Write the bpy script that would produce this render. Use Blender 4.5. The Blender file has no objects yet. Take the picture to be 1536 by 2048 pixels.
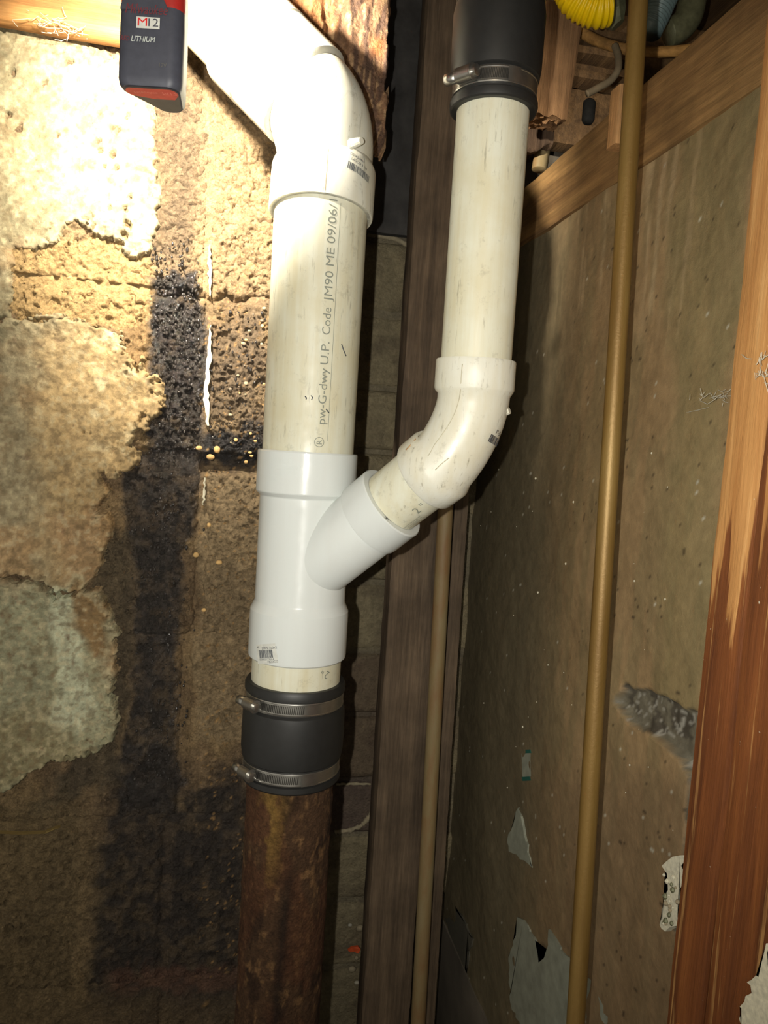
import bpy, bmesh, math, random
import numpy as np
from mathutils import Vector, Matrix
random.seed(7)
sc = bpy.context.scene
col = sc.collection

# ------------------------------------------------------------------ camera, world, light, exposure
F = 1500.0; CZ = 1.45; YAW = math.radians(11.5); PIT = math.radians(4.8); ROL = 0.063
fwd = np.array([math.sin(YAW)*math.cos(PIT), math.cos(YAW)*math.cos(PIT), -math.sin(PIT)])
_r0 = np.array([math.cos(YAW), -math.sin(YAW), 0]); _u0 = np.cross(_r0, fwd)
RT = _r0*math.cos(ROL)+_u0*math.sin(ROL); UP = _u0*math.cos(ROL)-_r0*math.sin(ROL)
CC = np.array([0, 0, CZ])
cd = bpy.data.cameras.new('camera'); cam = bpy.data.objects.new('camera', cd); col.objects.link(cam)
cam.matrix_world = Matrix(((RT[0], UP[0], -fwd[0], 0), (RT[1], UP[1], -fwd[1], 0), (RT[2], UP[2], -fwd[2], CZ), (0, 0, 0, 1)))
cd.sensor_fit = 'HORIZONTAL'; cd.sensor_width = 36; cd.lens = 36*F/1536; cd.clip_start = .01
sc.camera = cam
sc.view_settings.view_transform = 'Standard'; sc.view_settings.look = 'None'
sc.view_settings.gamma = 1; sc.view_settings.use_curve_mapping = False
sc.view_settings.exposure = 0.18
w = bpy.data.worlds.new('world'); sc.world = w; w.use_nodes = True
w.node_tree.nodes['Background'].inputs[0].default_value = (1, .93, .78, 1)
w.node_tree.nodes['Background'].inputs[1].default_value = .36

def light(name, kind, loc, power, color, size, to=None, **k):
    l = bpy.data.lights.new(name, kind); o = bpy.data.objects.new(name, l); col.objects.link(o)
    l.energy = power; l.color = color; l.shadow_soft_size = size; o.location = loc
    if to is not None:
        o.rotation_euler = (Vector(to)-Vector(loc)).to_track_quat('-Z', 'Y').to_euler()
    for a, b in k.items(): setattr(l, a, b)
    return o
# the phone's own flash, beside its lens
fl = CC - RT*.034 + UP*.004
light('phone_flash', 'SPOT', tuple(fl), 15.5, (1, .97, .89), .003, tuple(CC+fwd*.7-RT*.03+UP*.035), spot_size=math.radians(104), spot_blend=.85)
# warm fill lamp added to brighten the scene, behind and above the photographer
light('warm_fill', 'POINT', (-.35, -.9, 1.95), 4.5, (1, .78, .5), .03)

# ------------------------------------------------------------------ projection helpers (design time)
def ray(u, v): return fwd+RT*(u-768)/F-UP*(v-1024)/F
def at(u, v, d): return CC+ray(u, v)*d
def onY(u, v, Y): k = ray(u, v); return CC+k*(Y/k[1])
def onX(u, v, X): k = ray(u, v); return CC+k*(X/k[0])
def proj(x, y, z):
    x = x-CC[0]; y = y-CC[1]; z = z-CC[2]
    d = x*fwd[0]+y*fwd[1]+z*fwd[2]
    return 768+F*(x*RT[0]+y*RT[1]+z*RT[2])/d, 1024-F*(x*UP[0]+y*UP[1]+z*UP[2])/d
YB = .90; YR = 1.10; XW = .361

# ------------------------------------------------------------------ noise
def _h(a, b, s):
    n = (a.astype(np.int64)*374761393+b.astype(np.int64)*668265263+s*1442695041) & 0x7fffffff
    n = ((n ^ (n >> 13))*1274126177) & 0x7fffffff
    return ((n ^ (n >> 16)) & 0xffff)/65535.0
def vn(x, y, s=0):
    x = np.asarray(x, float)+1000; y = np.asarray(y, float)+1000
    i = np.floor(x); j = np.floor(y); a = x-i; b = y-j
    a = a*a*(3-2*a); b = b*b*(3-2*b)
    return (_h(i, j, s)*(1-a)+_h(i+1, j, s)*a)*(1-b)+(_h(i, j+1, s)*(1-a)+_h(i+1, j+1, s)*a)*b
def fbm(x, y, f, n=4, s=0, g=.5):
    t = 0; A = 1; T = 0
    for k in range(n):
        t = t+A*vn(x*f, y*f, s+k*17); T += A; A *= g; f *= 2.03
    return t/T
def sstep(a, b, x):
    t = np.clip((x-a)/(b-a), 0, 1); return t*t*(3-2*t)
def sd(u, v, poly):
    d = np.full(u.shape, 1e9); ins = np.zeros(u.shape, bool); n = len(poly)
    for i in range(n):
        x1, y1 = poly[i]; x2, y2 = poly[(i+1) % n]
        dx, dy = x2-x1, y2-y1
        t = np.clip(((u-x1)*dx+(v-y1)*dy)/(dx*dx+dy*dy+1e-9), 0, 1)
        d = np.minimum(d, (u-x1-t*dx)**2+(v-y1-t*dy)**2)
        c = ((y1 > v) != (y2 > v)) & (u < dx*(v-y1)/(dy if dy else 1e-9)+x1)
        ins ^= c
    d = np.sqrt(d); return np.where(ins, d, -d)
def lin(c):
    c = np.asarray(c, float)/255.; return np.where(c <= .04045, c/12.92, ((c+.055)/1.055)**2.4)

# ------------------------------------------------------------------ materials
def mat(name, rough=.6, metal=0., spec=.5):
    m = bpy.data.materials.new(name); m.use_nodes = True; nt = m.node_tree
    b = nt.nodes['Principled BSDF']; b.inputs['Roughness'].default_value = rough
    b.inputs['Metallic'].default_value = metal; b.inputs['Specular IOR Level'].default_value = spec
    return m, nt, b
def N(nt, t, **k):
    n = nt.nodes.new(t)
    for a, v in k.items():
        if a in n.inputs: n.inputs[a].default_value = v
        else: setattr(n, a, v)
    return n
def coords(nt, scale=(1, 1, 1)):
    t = N(nt, 'ShaderNodeTexCoord'); mp = N(nt, 'ShaderNodeMapping'); mp.inputs['Scale'].default_value = scale
    nt.links.new(t.outputs['Object'], mp.inputs['Vector']); return mp.outputs['Vector']
def noise(nt, vec, scale, detail=5, rough=.6, dist=0):
    n = N(nt, 'ShaderNodeTexNoise'); n.inputs['Scale'].default_value = scale; n.inputs['Detail'].default_value = detail
    n.inputs['Roughness'].default_value = rough; n.inputs['Distortion'].default_value = dist
    nt.links.new(vec, n.inputs['Vector']); return n.outputs['Fac']
def ramp(nt, fac, stops, interp='LINEAR'):
    r = N(nt, 'ShaderNodeValToRGB'); e = r.color_ramp.elements; r.color_ramp.interpolation = interp
    while len(e) > 1: e.remove(e[-1])
    for i, (p, c) in enumerate(stops):
        q = e[0] if i == 0 else e.new(p)
        q.position = p; q.color = (*c, 1) if len(c) == 3 else c
    nt.links.new(fac, r.inputs[0]); return r.outputs[0]
def g(x): return (x, x, x)
def mixc(nt, a, b, fac, mode='MIX'):
    m = N(nt, 'ShaderNodeMix'); m.data_type = 'RGBA'; m.blend_type = mode
    for s, v in (('A', a), ('B', b)):
        i = [q for q in m.inputs if q.name == s and q.type == 'RGBA'][0]
        if isinstance(v, (tuple, list)): i.default_value = (*v[:3], 1)
        else: nt.links.new(v, i)
    if isinstance(fac, (int, float)): m.inputs[0].default_value = fac
    else: nt.links.new(fac, m.inputs[0])
    return [q for q in m.outputs if q.type == 'RGBA'][0]
def bump(nt, b, h, dist, strength=1., prev=None):
    n = N(nt, 'ShaderNodeBump'); n.inputs['Distance'].default_value = dist; n.inputs['Strength'].default_value = strength
    nt.links.new(h, n.inputs['Height'])
    if prev is not None: nt.links.new(prev, n.inputs['Normal'])
    nt.links.new(n.outputs[0], b.inputs['Normal']); return n.outputs[0]
def L3(*c): return tuple(float(x) for x in lin(c))

def mat_surface(name, grain=330, gd=.0016, fine=900, var=.35, rough=.85, spec=.3):
    """vertex albedo 'Col' with procedural mottling; attribute 'wet' lowers the roughness"""
    m, nt, b = mat(name, rough, 0, spec)
    a = N(nt, 'ShaderNodeAttribute', attribute_name='Col'); wt = N(nt, 'ShaderNodeAttribute', attribute_name='wet')
    v = coords(nt)
    n1 = noise(nt, v, grain*.4, 6, .65); n2 = noise(nt, v, grain, 4, .6)
    k = ramp(nt, n1, [(.3, g(1-var)), (.7, g(1+var))])
    c = mixc(nt, a.outputs['Color'], k, 1., 'MULTIPLY')
    k2 = ramp(nt, n2, [(.35, g(1-var*.7)), (.7, g(1+var*.7))])
    c = mixc(nt, c, k2, 1., 'MULTIPLY')
    nt.links.new(c, b.inputs['Base Color'])
    mr = N(nt, 'ShaderNodeMapRange'); mr.inputs['To Min'].default_value = rough; mr.inputs['To Max'].default_value = .13
    nt.links.new(wt.outputs['Fac'], mr.inputs['Value']); nt.links.new(mr.outputs[0], b.inputs['Roughness'])
    vo = N(nt, 'ShaderNodeTexVoronoi'); vo.inputs['Scale'].default_value = grain; nt.links.new(v, vo.inputs['Vector'])
    p = bump(nt, b, noise(nt, v, grain*.45, 5, .75), gd*2.6, 1.)
    p = bump(nt, b, vo.outputs['Distance'], gd*1.2, .9, p)
    bump(nt, b, noise(nt, v, fine, 5, .7), gd*.9, 1., p)
    sm = N(nt, 'ShaderNodeMapRange'); sm.inputs['To Min'].default_value = spec; sm.inputs['To Max'].default_value = .9
    nt.links.new(wt.outputs['Fac'], sm.inputs['Value']); nt.links.new(sm.outputs[0], b.inputs['Specular IOR Level'])
    return m
M = {}
M['concrete'] = mat_surface('rough_concrete', 300, .0022, 800, .3)
M['plaster'] = mat_surface('plaster', 220, .0006, 1300, .22)
M['smooth'] = mat_surface('painted_plaster', 120, .0003, 900, .12, .6, .35)
M['brick'] = mat_surface('dull_brick', 250, .0009, 900, .2)

def mat_wood(name, dark, light, axis=2, sc_=60, rough=.75, bd=.0012, patch=None, spec=.3):
    m, nt, b = mat(name, rough, 0, spec)
    s = [1, 1, 1]; s[axis] = .05
    v = coords(nt, tuple(s)); vu = coords(nt)
    n = noise(nt, v, sc_, 8, .65, .6)
    n2 = noise(nt, v, sc_*5, 5, .7)
    c = ramp(nt, n, [(.28, dark), (.5, tuple((a+d)/2 for a, d in zip(dark, light))), (.72, light)])
    k = ramp(nt, n2, [(.3, g(.7)), (.7, g(1.25))])
    c = mixc(nt, c, k, 1., 'MULTIPLY')
    n3 = noise(nt, vu, 14, 4, .6)
    c = mixc(nt, c, ramp(nt, n3, [(.35, g(.72)), (.65, g(1.18))]), 1., 'MULTIPLY')
    if patch:
        c = mixc(nt, c, patch, ramp(nt, noise(nt, v, 22, 5, .6, .3), [(.58, g(0)), (.66, g(.75))]))
    nt.links.new(c, b.inputs['Base Color'])
    p = bump(nt, b, n2, bd, .9); bump(nt, b, noise(nt, vu, 500, 4, .7), bd*.3, .6, p)
    return m
M['post'] = mat_wood('weathered_post', L3(72, 60, 48), L3(116, 98, 78))
M['post_dark'] = mat_wood('dark_weathered_wood', L3(62, 48, 38), L3(104, 82, 62))
M['beam'] = mat_wood('aged_beam', L3(104, 76, 46), L3(164, 128, 80), 1, 50, patch=L3(92, 68, 48))
M['sill'] = mat_wood('old_sill', L3(130, 84, 44), L3(200, 150, 90), 0, 60)
M['rotten'] = mat_wood('rotten_wood', L3(96, 62, 40), L3(190, 140, 92), 2, 120, .9, .004)
M['joist'] = mat_wood('joist', L3(70, 52, 34), L3(120, 92, 60), 1, 40)
M['stub'] = mat_wood('sawn_wood', L3(116, 84, 56), L3(160, 122, 84), 2, 40)
M['conduit'] = mat_wood('tan_sheath', L3(130, 92, 48), L3(184, 138, 76), 0, 40)

def mat_pvc(name, base, stain, amt, rough=.32, spec=.5, dirt=.0):
    m, nt, b = mat(name, rough, 0, spec)
    v = coords(nt, (1, 1, .06)); vu = coords(nt)
    c = mixc(nt, base, stain, ramp(nt, noise(nt, v, 90, 6, .6), [(.38, g(0)), (.72, g(amt))]))
    c = mixc(nt, c, stain, ramp(nt, noise(nt, vu, 18, 5, .6), [(.45, g(0)), (.72, g(amt*.8))]))
    if dirt:
        d = ramp(nt, noise(nt, vu, 70, 6, .75), [(.57, g(0)), (.70, g(dirt*.55)), (.76, g(dirt))])
        c = mixc(nt, c, L3(96, 88, 66), d)
        d = ramp(nt, noise(nt, coords(nt, (1, 1, .12)), 260, 4, .7), [(.60, g(0)), (.72, g(dirt))])
        c = mixc(nt, c, L3(112, 104, 80), d)
    nt.links.new(c, b.inputs['Base Color'])
    nt.links.new(ramp(nt, noise(nt, vu, 60, 4), [(.3, g(rough*.8)), (.7, g(rough*1.4))]), b.inputs['Roughness'])
    b.inputs['Subsurface Weight'].default_value = 0
    bump(nt, b, noise(nt, v, 300, 3), .00008, .5)
    return m
M['pvc_old'] = mat_pvc('aged_pvc', L3(214, 214, 196), L3(192, 178, 134), .5, .42, .4, .5)
M['pvc_branch'] = mat_pvc('aged_branch_pvc', L3(216, 216, 198), L3(198, 186, 146), .5, .4, .4, .5)
M['pvc_elbow'] = mat_pvc('used_pvc_fitting', L3(216, 216, 204), L3(198, 188, 156), .45, .36, .5, .6)
M['pvc_new'] = mat_pvc('new_white_pvc', L3(212, 217, 214), L3(206, 208, 204), .4, .17, .5)
M['ink'] = mat('grey_ink', .6)[0]; M['ink'].node_tree.nodes['Principled BSDF'].inputs['Base Color'].default_value = (*L3(128, 132, 120), 1)
def flat(name, c, rough=.6, metal=0., nz=.12, sc_=150):
    m, nt, b = mat(name, rough, metal)
    k = ramp(nt, noise(nt, coords(nt), sc_, 4), [(.3, tuple(x*(1-nz) for x in c)), (.7, tuple(min(1, x*(1+nz)) for x in c))])
    nt.links.new(k, b.inputs['Base Color']); return m
M['bar'] = flat('black_print', L3(58, 64, 74))
M['paper'] = flat('label_paper', L3(205, 206, 198), .5)
M['rubber'] = flat('black_rubber', L3(33, 33, 32), .5)
M['tarpaper'] = flat('tar_board', L3(52, 50, 48), .8, 0, .4, 40)
M['steel'] = flat('stainless_steel', L3(180, 178, 172), .30, .95, .1)
M['steel_dark'] = flat('steel_slot', L3(60, 58, 54), .5, .6)
M['black_plastic'] = flat('black_plastic', L3(66, 68, 78), .5)
M['grey_plastic'] = flat('grey_plastic', L3(92, 90, 84), .5)
M['red_plastic'] = flat('red_plastic', L3(168, 40, 34), .45)
M['red_label'] = flat('red_label', L3(206, 84, 70), .5)
M['red_dim'] = flat('dim_red_print', L3(112, 48, 54), .5)
M['yellow'] = flat('yellow_jacket', L3(238, 200, 10), .35, 0, .05)
M['bluegrey'] = flat('blue_grey_sleeve', L3(104, 122, 122), .45)
M['fitting'] = flat('green_grey_brass', L3(112, 112, 84), .5, .3, .25)
M['dark'] = flat('dark_bits', L3(44, 42, 38), .8, 0, .3)
M['cable'] = flat('old_cable', L3(130, 114, 88), .7)
M['web'] = flat('dust_web', L3(176, 170, 152), .9)
M['orange'] = flat('orange_scrap', L3(214, 88, 44), .6)
M['pebble'] = flat('pale_pebble', L3(196, 160, 104), .8, 0, .25, 90)
M['white_bits'] = flat('white_plaster_bits', L3(206, 200, 176), .9, 0, .2, 300)
M['floorm'] = flat('cellar_floor', L3(96, 88, 76), .9, 0, .3, 12)
M['tape_g'] = flat('green_print', L3(36, 92, 80), .5)
M['paint_grey'] = flat('pale_grey_paint', L3(138, 140, 124), .7, 0, .2, 60)

def mat_rust():
    m, nt, b = mat('rusty_iron', .85, 0, .3)
    v = coords(nt, (1, 1, .25)); vu = coords(nt)
    c = ramp(nt, noise(nt, v, 55, 8, .7, .4), [(.3, L3(62, 38, 26)), (.5, L3(98, 62, 40)), (.72, L3(142, 100, 60))])
    c = mixc(nt, c, L3(66, 56, 44), ramp(nt, noise(nt, coords(nt, (1, 1, .12)), 28, 5, .6), [(.55, g(0)), (.68, g(.8))]))
    nt.links.new(c, b.inputs['Base Color'])
    p = bump(nt, b, noise(nt, vu, 320, 8, .8), .004, 1.); bump(nt, b, noise(nt, vu, 70, 5, .65), .006, 1., p)
    return m
M['rust'] = mat_rust()
def mat_pipe(name, c1, c2, c3, rough, metal, z=.1):
    m, nt, b = mat(name, rough, metal)
    c = ramp(nt, noise(nt, coords(nt, (1, 1, z)), 40, 6, .6), [(.3, c1), (.52, c2), (.74, c3)])
    nt.links.new(c, b.inputs['Base Color']); bump(nt, b, noise(nt, coords(nt), 240, 5, .7), .0004, .7); return m
M['brass'] = mat_pipe('tarnished_copper', L3(104, 76, 32), L3(128, 100, 50), L3(148, 122, 70), .48, .35)
M['steelpipe'] = mat_pipe('rust_tinted_pipe', L3(128, 92, 56), L3(134, 116, 80), L3(140, 126, 94), .6, .0, .25)

# ------------------------------------------------------------------ object helpers
def link(name, verts, faces, m, parent=None, origin=None, smooth=False, attrs=None, uvs=None):
    """one mesh object; verts in world space; children of a thing share its root's origin"""
    verts = np.asarray(verts, float)
    if parent is not None:
        o0 = ROOT[parent.name]
    else:
        o0 = np.array(origin if origin is not None else [(verts[:, 0].min()+verts[:, 0].max())/2, (verts[:, 1].min()+verts[:, 1].max())/2, verts[:, 2].min()])
    me = bpy.data.meshes.new(name)
    vl = verts-o0
    if isinstance(faces, np.ndarray):
        n = len(faces); k = faces.shape[1]
        me.vertices.add(len(vl)); me.vertices.foreach_set('co', vl.astype(np.float32).ravel())
        me.loops.add(n*k); me.loops.foreach_set('vertex_index', faces.astype(np.int32).ravel())
        me.polygons.add(n); me.polygons.foreach_set('loop_start', np.arange(0, n*k, k, dtype=np.int32))
        me.polygons.foreach_set('loop_total', np.full(n, k, np.int32)); me.update(calc_edges=True)
    else:
        me.from_pydata([tuple(q) for q in vl], [], [tuple(int(i) for i in q) for q in faces])
    if smooth: me.polygons.foreach_set('use_smooth', [True]*len(me.polygons))
    if attrs:
        c, wt = attrs
        a = me.color_attributes.new('Col', 'FLOAT_COLOR', 'POINT')
        a.data.foreach_set('color', np.concatenate([c, np.ones((len(c), 1))], 1).astype(np.float32).ravel())
        a = me.attributes.new('wet', 'FLOAT', 'POINT'); a.data.foreach_set('value', wt.astype(np.float32))
    me.materials.append(m)
    o = bpy.data.objects.new(name, me); col.objects.link(o)
    if parent is not None: o.parent = parent
    else: o.location = tuple(o0)
    ROOT[o.name] = o0
    return o
ROOT = {}
def thing(name, loc, label=None, cat=None, group=None, kind=None):
    o = bpy.data.objects.new(name, None); col.objects.link(o); o.location = tuple(float(x) for x in loc)
    o.empty_display_size = .03
    ROOT[o.name] = np.array(loc, float); tag(o, label, cat, group, kind); return o
def tag(o, label=None, cat=None, group=None, kind=None):
    for k, v in (('label', label), ('category', cat), ('group', group), ('kind', kind)):
        if v: o[k] = v
    return o
def frame_for(t):
    t = t/np.linalg.norm(t); a = np.array([0, -1., 0]) if abs(t[1]) < .9 else np.array([1., 0, 0])
    n = a-t*(a@t); n /= np.linalg.norm(n); return t, n, np.cross(t, n)
def tube_vf(pts, rad, segs=48, caps=True, inner=None):
    """swept tube through pts with radius per point"""
    pts = np.asarray(pts, float); rad = np.broadcast_to(np.asarray(rad, float), (len(pts),))
    T = np.zeros_like(pts); d = np.diff(pts, axis=0); ln = np.linalg.norm(d, axis=1)
    for i in range(len(pts)):
        a = d[i-1] if i > 0 and ln[i-1] > 1e-7 else None; b = d[i] if i < len(d) and ln[i] > 1e-7 else None
        if a is None and b is None:
            j = min([q for q in range(len(d)) if ln[q] > 1e-7], key=lambda q: abs(q-i)); a = d[j]
        t = (a/np.linalg.norm(a) if a is not None else 0)+(b/np.linalg.norm(b) if b is not None else 0)
        T[i] = t/np.linalg.norm(t)
    _, n, _ = frame_for(T[0]); th = np.linspace(0, 2*np.pi, segs, endpoint=False); V = []
    for i in range(len(pts)):
        n = n-T[i]*(n@T[i]); n /= np.linalg.norm(n); b = np.cross(T[i], n)
        V.append(pts[i]+rad[i]*(np.cos(th)[:, None]*n+np.sin(th)[:, None]*b))
    V = np.concatenate(V); Fs = []
    for i in range(len(pts)-1):
        for j in range(segs):
            k = (j+1) % segs; Fs.append((i*segs+j, (i+1)*segs+j, (i+1)*segs+k, i*segs+k))
    if caps:
        Fs.append(tuple(range(segs))); Fs.append(tuple(reversed(range((len(pts)-1)*segs, len(pts)*segs))))
    return V, Fs
def tube(name, pts, rad, m, parent=None, segs=48, caps=True, smooth=True):
    V, Fs = tube_vf(pts, rad, segs, caps)
    o = link(name, V, Fs, m, parent, smooth=smooth)
    return o
def lathe_pts(A, B, prof):
    A = np.asarray(A, float); B = np.asarray(B, float); t = (B-A)/np.linalg.norm(B-A)
    return [A+t*s for s, r in prof], [r for s, r in prof]
def lathe(name, A, B, prof, m, parent=None, segs=64, smooth=True, caps=True):
    """profile of (distance from A towards B, radius); sharp steps are kept by doubling points"""
    p, r = lathe_pts(A, B, prof); o = tube(name, p, r, m, parent, segs, caps)
    if smooth: sharp(o)
    return o
def sharp(o, ang=32):
    me = o.data; bm = bmesh.new(); bm.from_mesh(me)
    for e in bm.edges:
        if len(e.link_faces) == 2 and e.calc_face_angle(0) > math.radians(ang): e.smooth = False
    bm.to_mesh(me); bm.free()
def merge(parts):
    V = []; Fs = []; k = 0
    for v, f in parts:
        V.append(np.asarray(v, float)); Fs += [tuple(int(i)+k for i in q) for q in f]; k += len(v)
    return np.concatenate(V), Fs
def box_vf(c0, c1, ax=None):
    x0, y0, z0 = c0; x1, y1, z1 = c1
    V = np.array([(x0, y0, z0), (x1, y0, z0), (x1, y1, z0), (x0, y1, z0), (x0, y0, z1), (x1, y0, z1), (x1, y1, z1), (x0, y1, z1)], float)
    return V, [(0, 3, 2, 1), (4, 5, 6, 7), (0, 1, 5, 4), (1, 2, 6, 5), (2, 3, 7, 6), (3, 0, 4, 7)]
def wood(name, c0, c1, m, parent=None, step=.008, amp=.0012, seed=0, rnd=.002, shape=None):
    """a timber with surface grid, rounded arrises and slight unevenness"""
    c0 = np.array(c0, float); c1 = np.array(c1, float); bm = bmesh.new(); L = c1-c0
    n = [max(2, int(round(l/step))) for l in L]
    n = [min(q, 150) for q in n]
    vid = {}
    def vert(i, j, k):
        if (i, j, k) not in vid:
            vid[(i, j, k)] = bm.verts.new((c0+L*np.array([i/n[0], j/n[1], k/n[2]])))
        return vid[(i, j, k)]
    for a in range(3):
        b, c = [(1, 2), (2, 0), (0, 1)][a]
        for side in (0, n[a]):
            for i in range(n[b]):
                for j in range(n[c]):
                    q = []
                    for (di, dj) in ((0, 0), (1, 0), (1, 1), (0, 1)):
                        id_ = [0, 0, 0]; id_[a] = side; id_[b] = i+di; id_[c] = j+dj; q.append(vert(*id_))
                    if side == 0: q.reverse()
                    bm.faces.new(q)
    co = np.array([v.co[:] for v in bm.verts]); ctr = (c0+c1)/2; long = int(np.argmax(L))
    d = co-ctr; oth = [a for a in range(3) if a != long]
    for a in oth:
        o2 = [q for q in oth if q != a][0]
        e = np.clip(1-(L[o2]/2-np.abs(d[:, o2]))/rnd, 0, 1)
        co[:, a] -= np.sign(d[:, a])*e**2*rnd*.5*(np.abs(d[:, a]) > L[a]/2-1e-6)
        nn = fbm(co[:, long]*.35+seed, co[:, o2]+seed*3, 60, 4, seed+a)-.5
        co[:, a] += np.sign(d[:, a])*nn*2*amp*(np.abs(d[:, a]) > L[a]/2-rnd*1.1)
    if shape is not None: co = shape(co)
    fs = [[v.index for v in f.verts] for f in bm.faces] if False else None
    bm.verts.index_update(); fs = [[v.index for v in f.verts] for f in bm.faces]; bm.free()
    o = link(name, co, fs, m, parent, smooth=True); sharp(o, 40); return o
def grid_faces(na, nb):
    i = np.arange(na-1)[:, None]; j = np.arange(nb-1)[None, :]; a = i*nb+j
    return np.stack([a, a+nb, a+nb+1, a+1], -1).reshape(-1, 4)
def sheetY(name, xs, zs, Y, hfn, cfn, m, parent=None, mask=None, flip=False):
    """height field standing on the plane y=Y, rising towards -Y"""
    X, Z = np.meshgrid(xs, zs, indexing='ij'); h = hfn(X, Z); V = np.stack([X, Y-h, Z], -1).reshape(-1, 3)
    c, wt = cfn(X, Z)
    Fs = grid_faces(len(xs), len(zs))
    if mask is not None:
        k = mask(X, Z).reshape(-1); Fs = Fs[k[Fs].any(1)]; us = np.unique(Fs); re = np.zeros(len(V), int); re[us] = np.arange(len(us))
        V = V[us]; Fs = re[Fs]; c = c.reshape(-1, 3)[us]; wt = wt.reshape(-1)[us]
    return link(name, V, Fs, m, parent, smooth=True, attrs=(c.reshape(-1, 3), wt.reshape(-1)))
def sheetX(name, ys, zs, X0, hfn, cfn, m, parent=None, mask=None):
    Yg, Z = np.meshgrid(ys, zs, indexing='ij'); h = hfn(Yg, Z); V = np.stack([X0-h, Yg, Z], -1).reshape(-1, 3)
    c, wt = cfn(Yg, Z); Fs = grid_faces(len(ys), len(zs))[:, ::-1]
    if mask is not None:
        k = mask(Yg, Z).reshape(-1); Fs = Fs[k[Fs].any(1)]; us = np.unique(Fs); re = np.zeros(len(V), int); re[us] = np.arange(len(us))
        V = V[us]; Fs = re[Fs]; c = c.reshape(-1, 3)[us]; wt = wt.reshape(-1)[us]
    return link(name, V, np.ascontiguousarray(Fs), m, parent, smooth=True, attrs=(c.reshape(-1, 3), wt.reshape(-1)))
def text_vf(s, size, squash=1.):
    cu = bpy.data.curves.new('t', 'FONT'); cu.body = s; cu.size = size; cu.resolution_u = 3
    o = bpy.data.objects.new('t', cu); col.objects.link(o)
    dg = bpy.context.evaluated_depsgraph_get(); me = bpy.data.meshes.new_from_object(o.evaluated_get(dg))
    V = np.array([v.co[:] for v in me.vertices]) if len(me.vertices) else np.zeros((0, 3)); Fs = [tuple(p.vertices) for p in me.polygons]
    bpy.data.objects.remove(o); bpy.data.curves.remove(cu); bpy.data.meshes.remove(me); return V, Fs
def fit(V, w_, h=None):
    """scale text to width w_ starting at x=0"""
    V = V.copy(); x0, x1 = V[:, 0].min(), V[:, 0].max(); V[:, 0] = (V[:, 0]-x0)*w_/(x1-x0)
    if h: V[:, 1] *= h/max(V[:, 1].max(), 1e-6)
    return V
def wrap(V, A, B, r, s0, phi0, ang=0., off=.0004, mir=False):
    """lay flat print (x right, y up) on the cylinder A->B. s0 distance from A, phi0 angle from the side facing -Y towards +X; ang turns the print"""
    A = np.asarray(A, float); B = np.asarray(B, float); t = (B-A)/np.linalg.norm(B-A)
    n = np.array([0, -1., 0]); n = n-t*(n@t); n /= np.linalg.norm(n); b = np.cross(n, t)
    if b[0] < 0: b = -b
    c, s = math.cos(ang), math.sin(ang); x = V[:, 0]*c-V[:, 1]*s; y = V[:, 0]*s+V[:, 1]*c
    ph = phi0+x/r
    return A+np.outer(s0+y, t)+(r+off)*(np.cos(ph)[:, None]*n+np.sin(ph)[:, None]*b)
def sub(P, n=6):
    return P
def grid_rect(x0, y0, x1, y1, n=10):
    xs = np.linspace(x0, x1, n+1); V = []; Fs = []
    for x in xs: V += [(x, y0, 0), (x, y1, 0)]
    for i in range(n): Fs.append((2*i, 2*i+2, 2*i+3, 2*i+1))
    return np.array(V, float), Fs
def bars(x0, y0, x1, y1, n, seed=1):
    rnd = random.Random(seed); P = []; x = x0; stp = (x1-x0)/n
    for i in range(n):
        w_ = stp*rnd.choice((.35, .5, .75)); V, Fs = grid_rect(x, y0, x+w_, y1, 1); P.append((V, Fs)); x += stp
    return merge(P)

# ================================================================== STRUCTURE
floor = link('floor', *(lambda v, f: (v, f))(*box_vf((-1.6, -1.2, -.06), (XW+.3, 1.5, 0))), M['floorm']); tag(floor, kind='structure')

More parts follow.
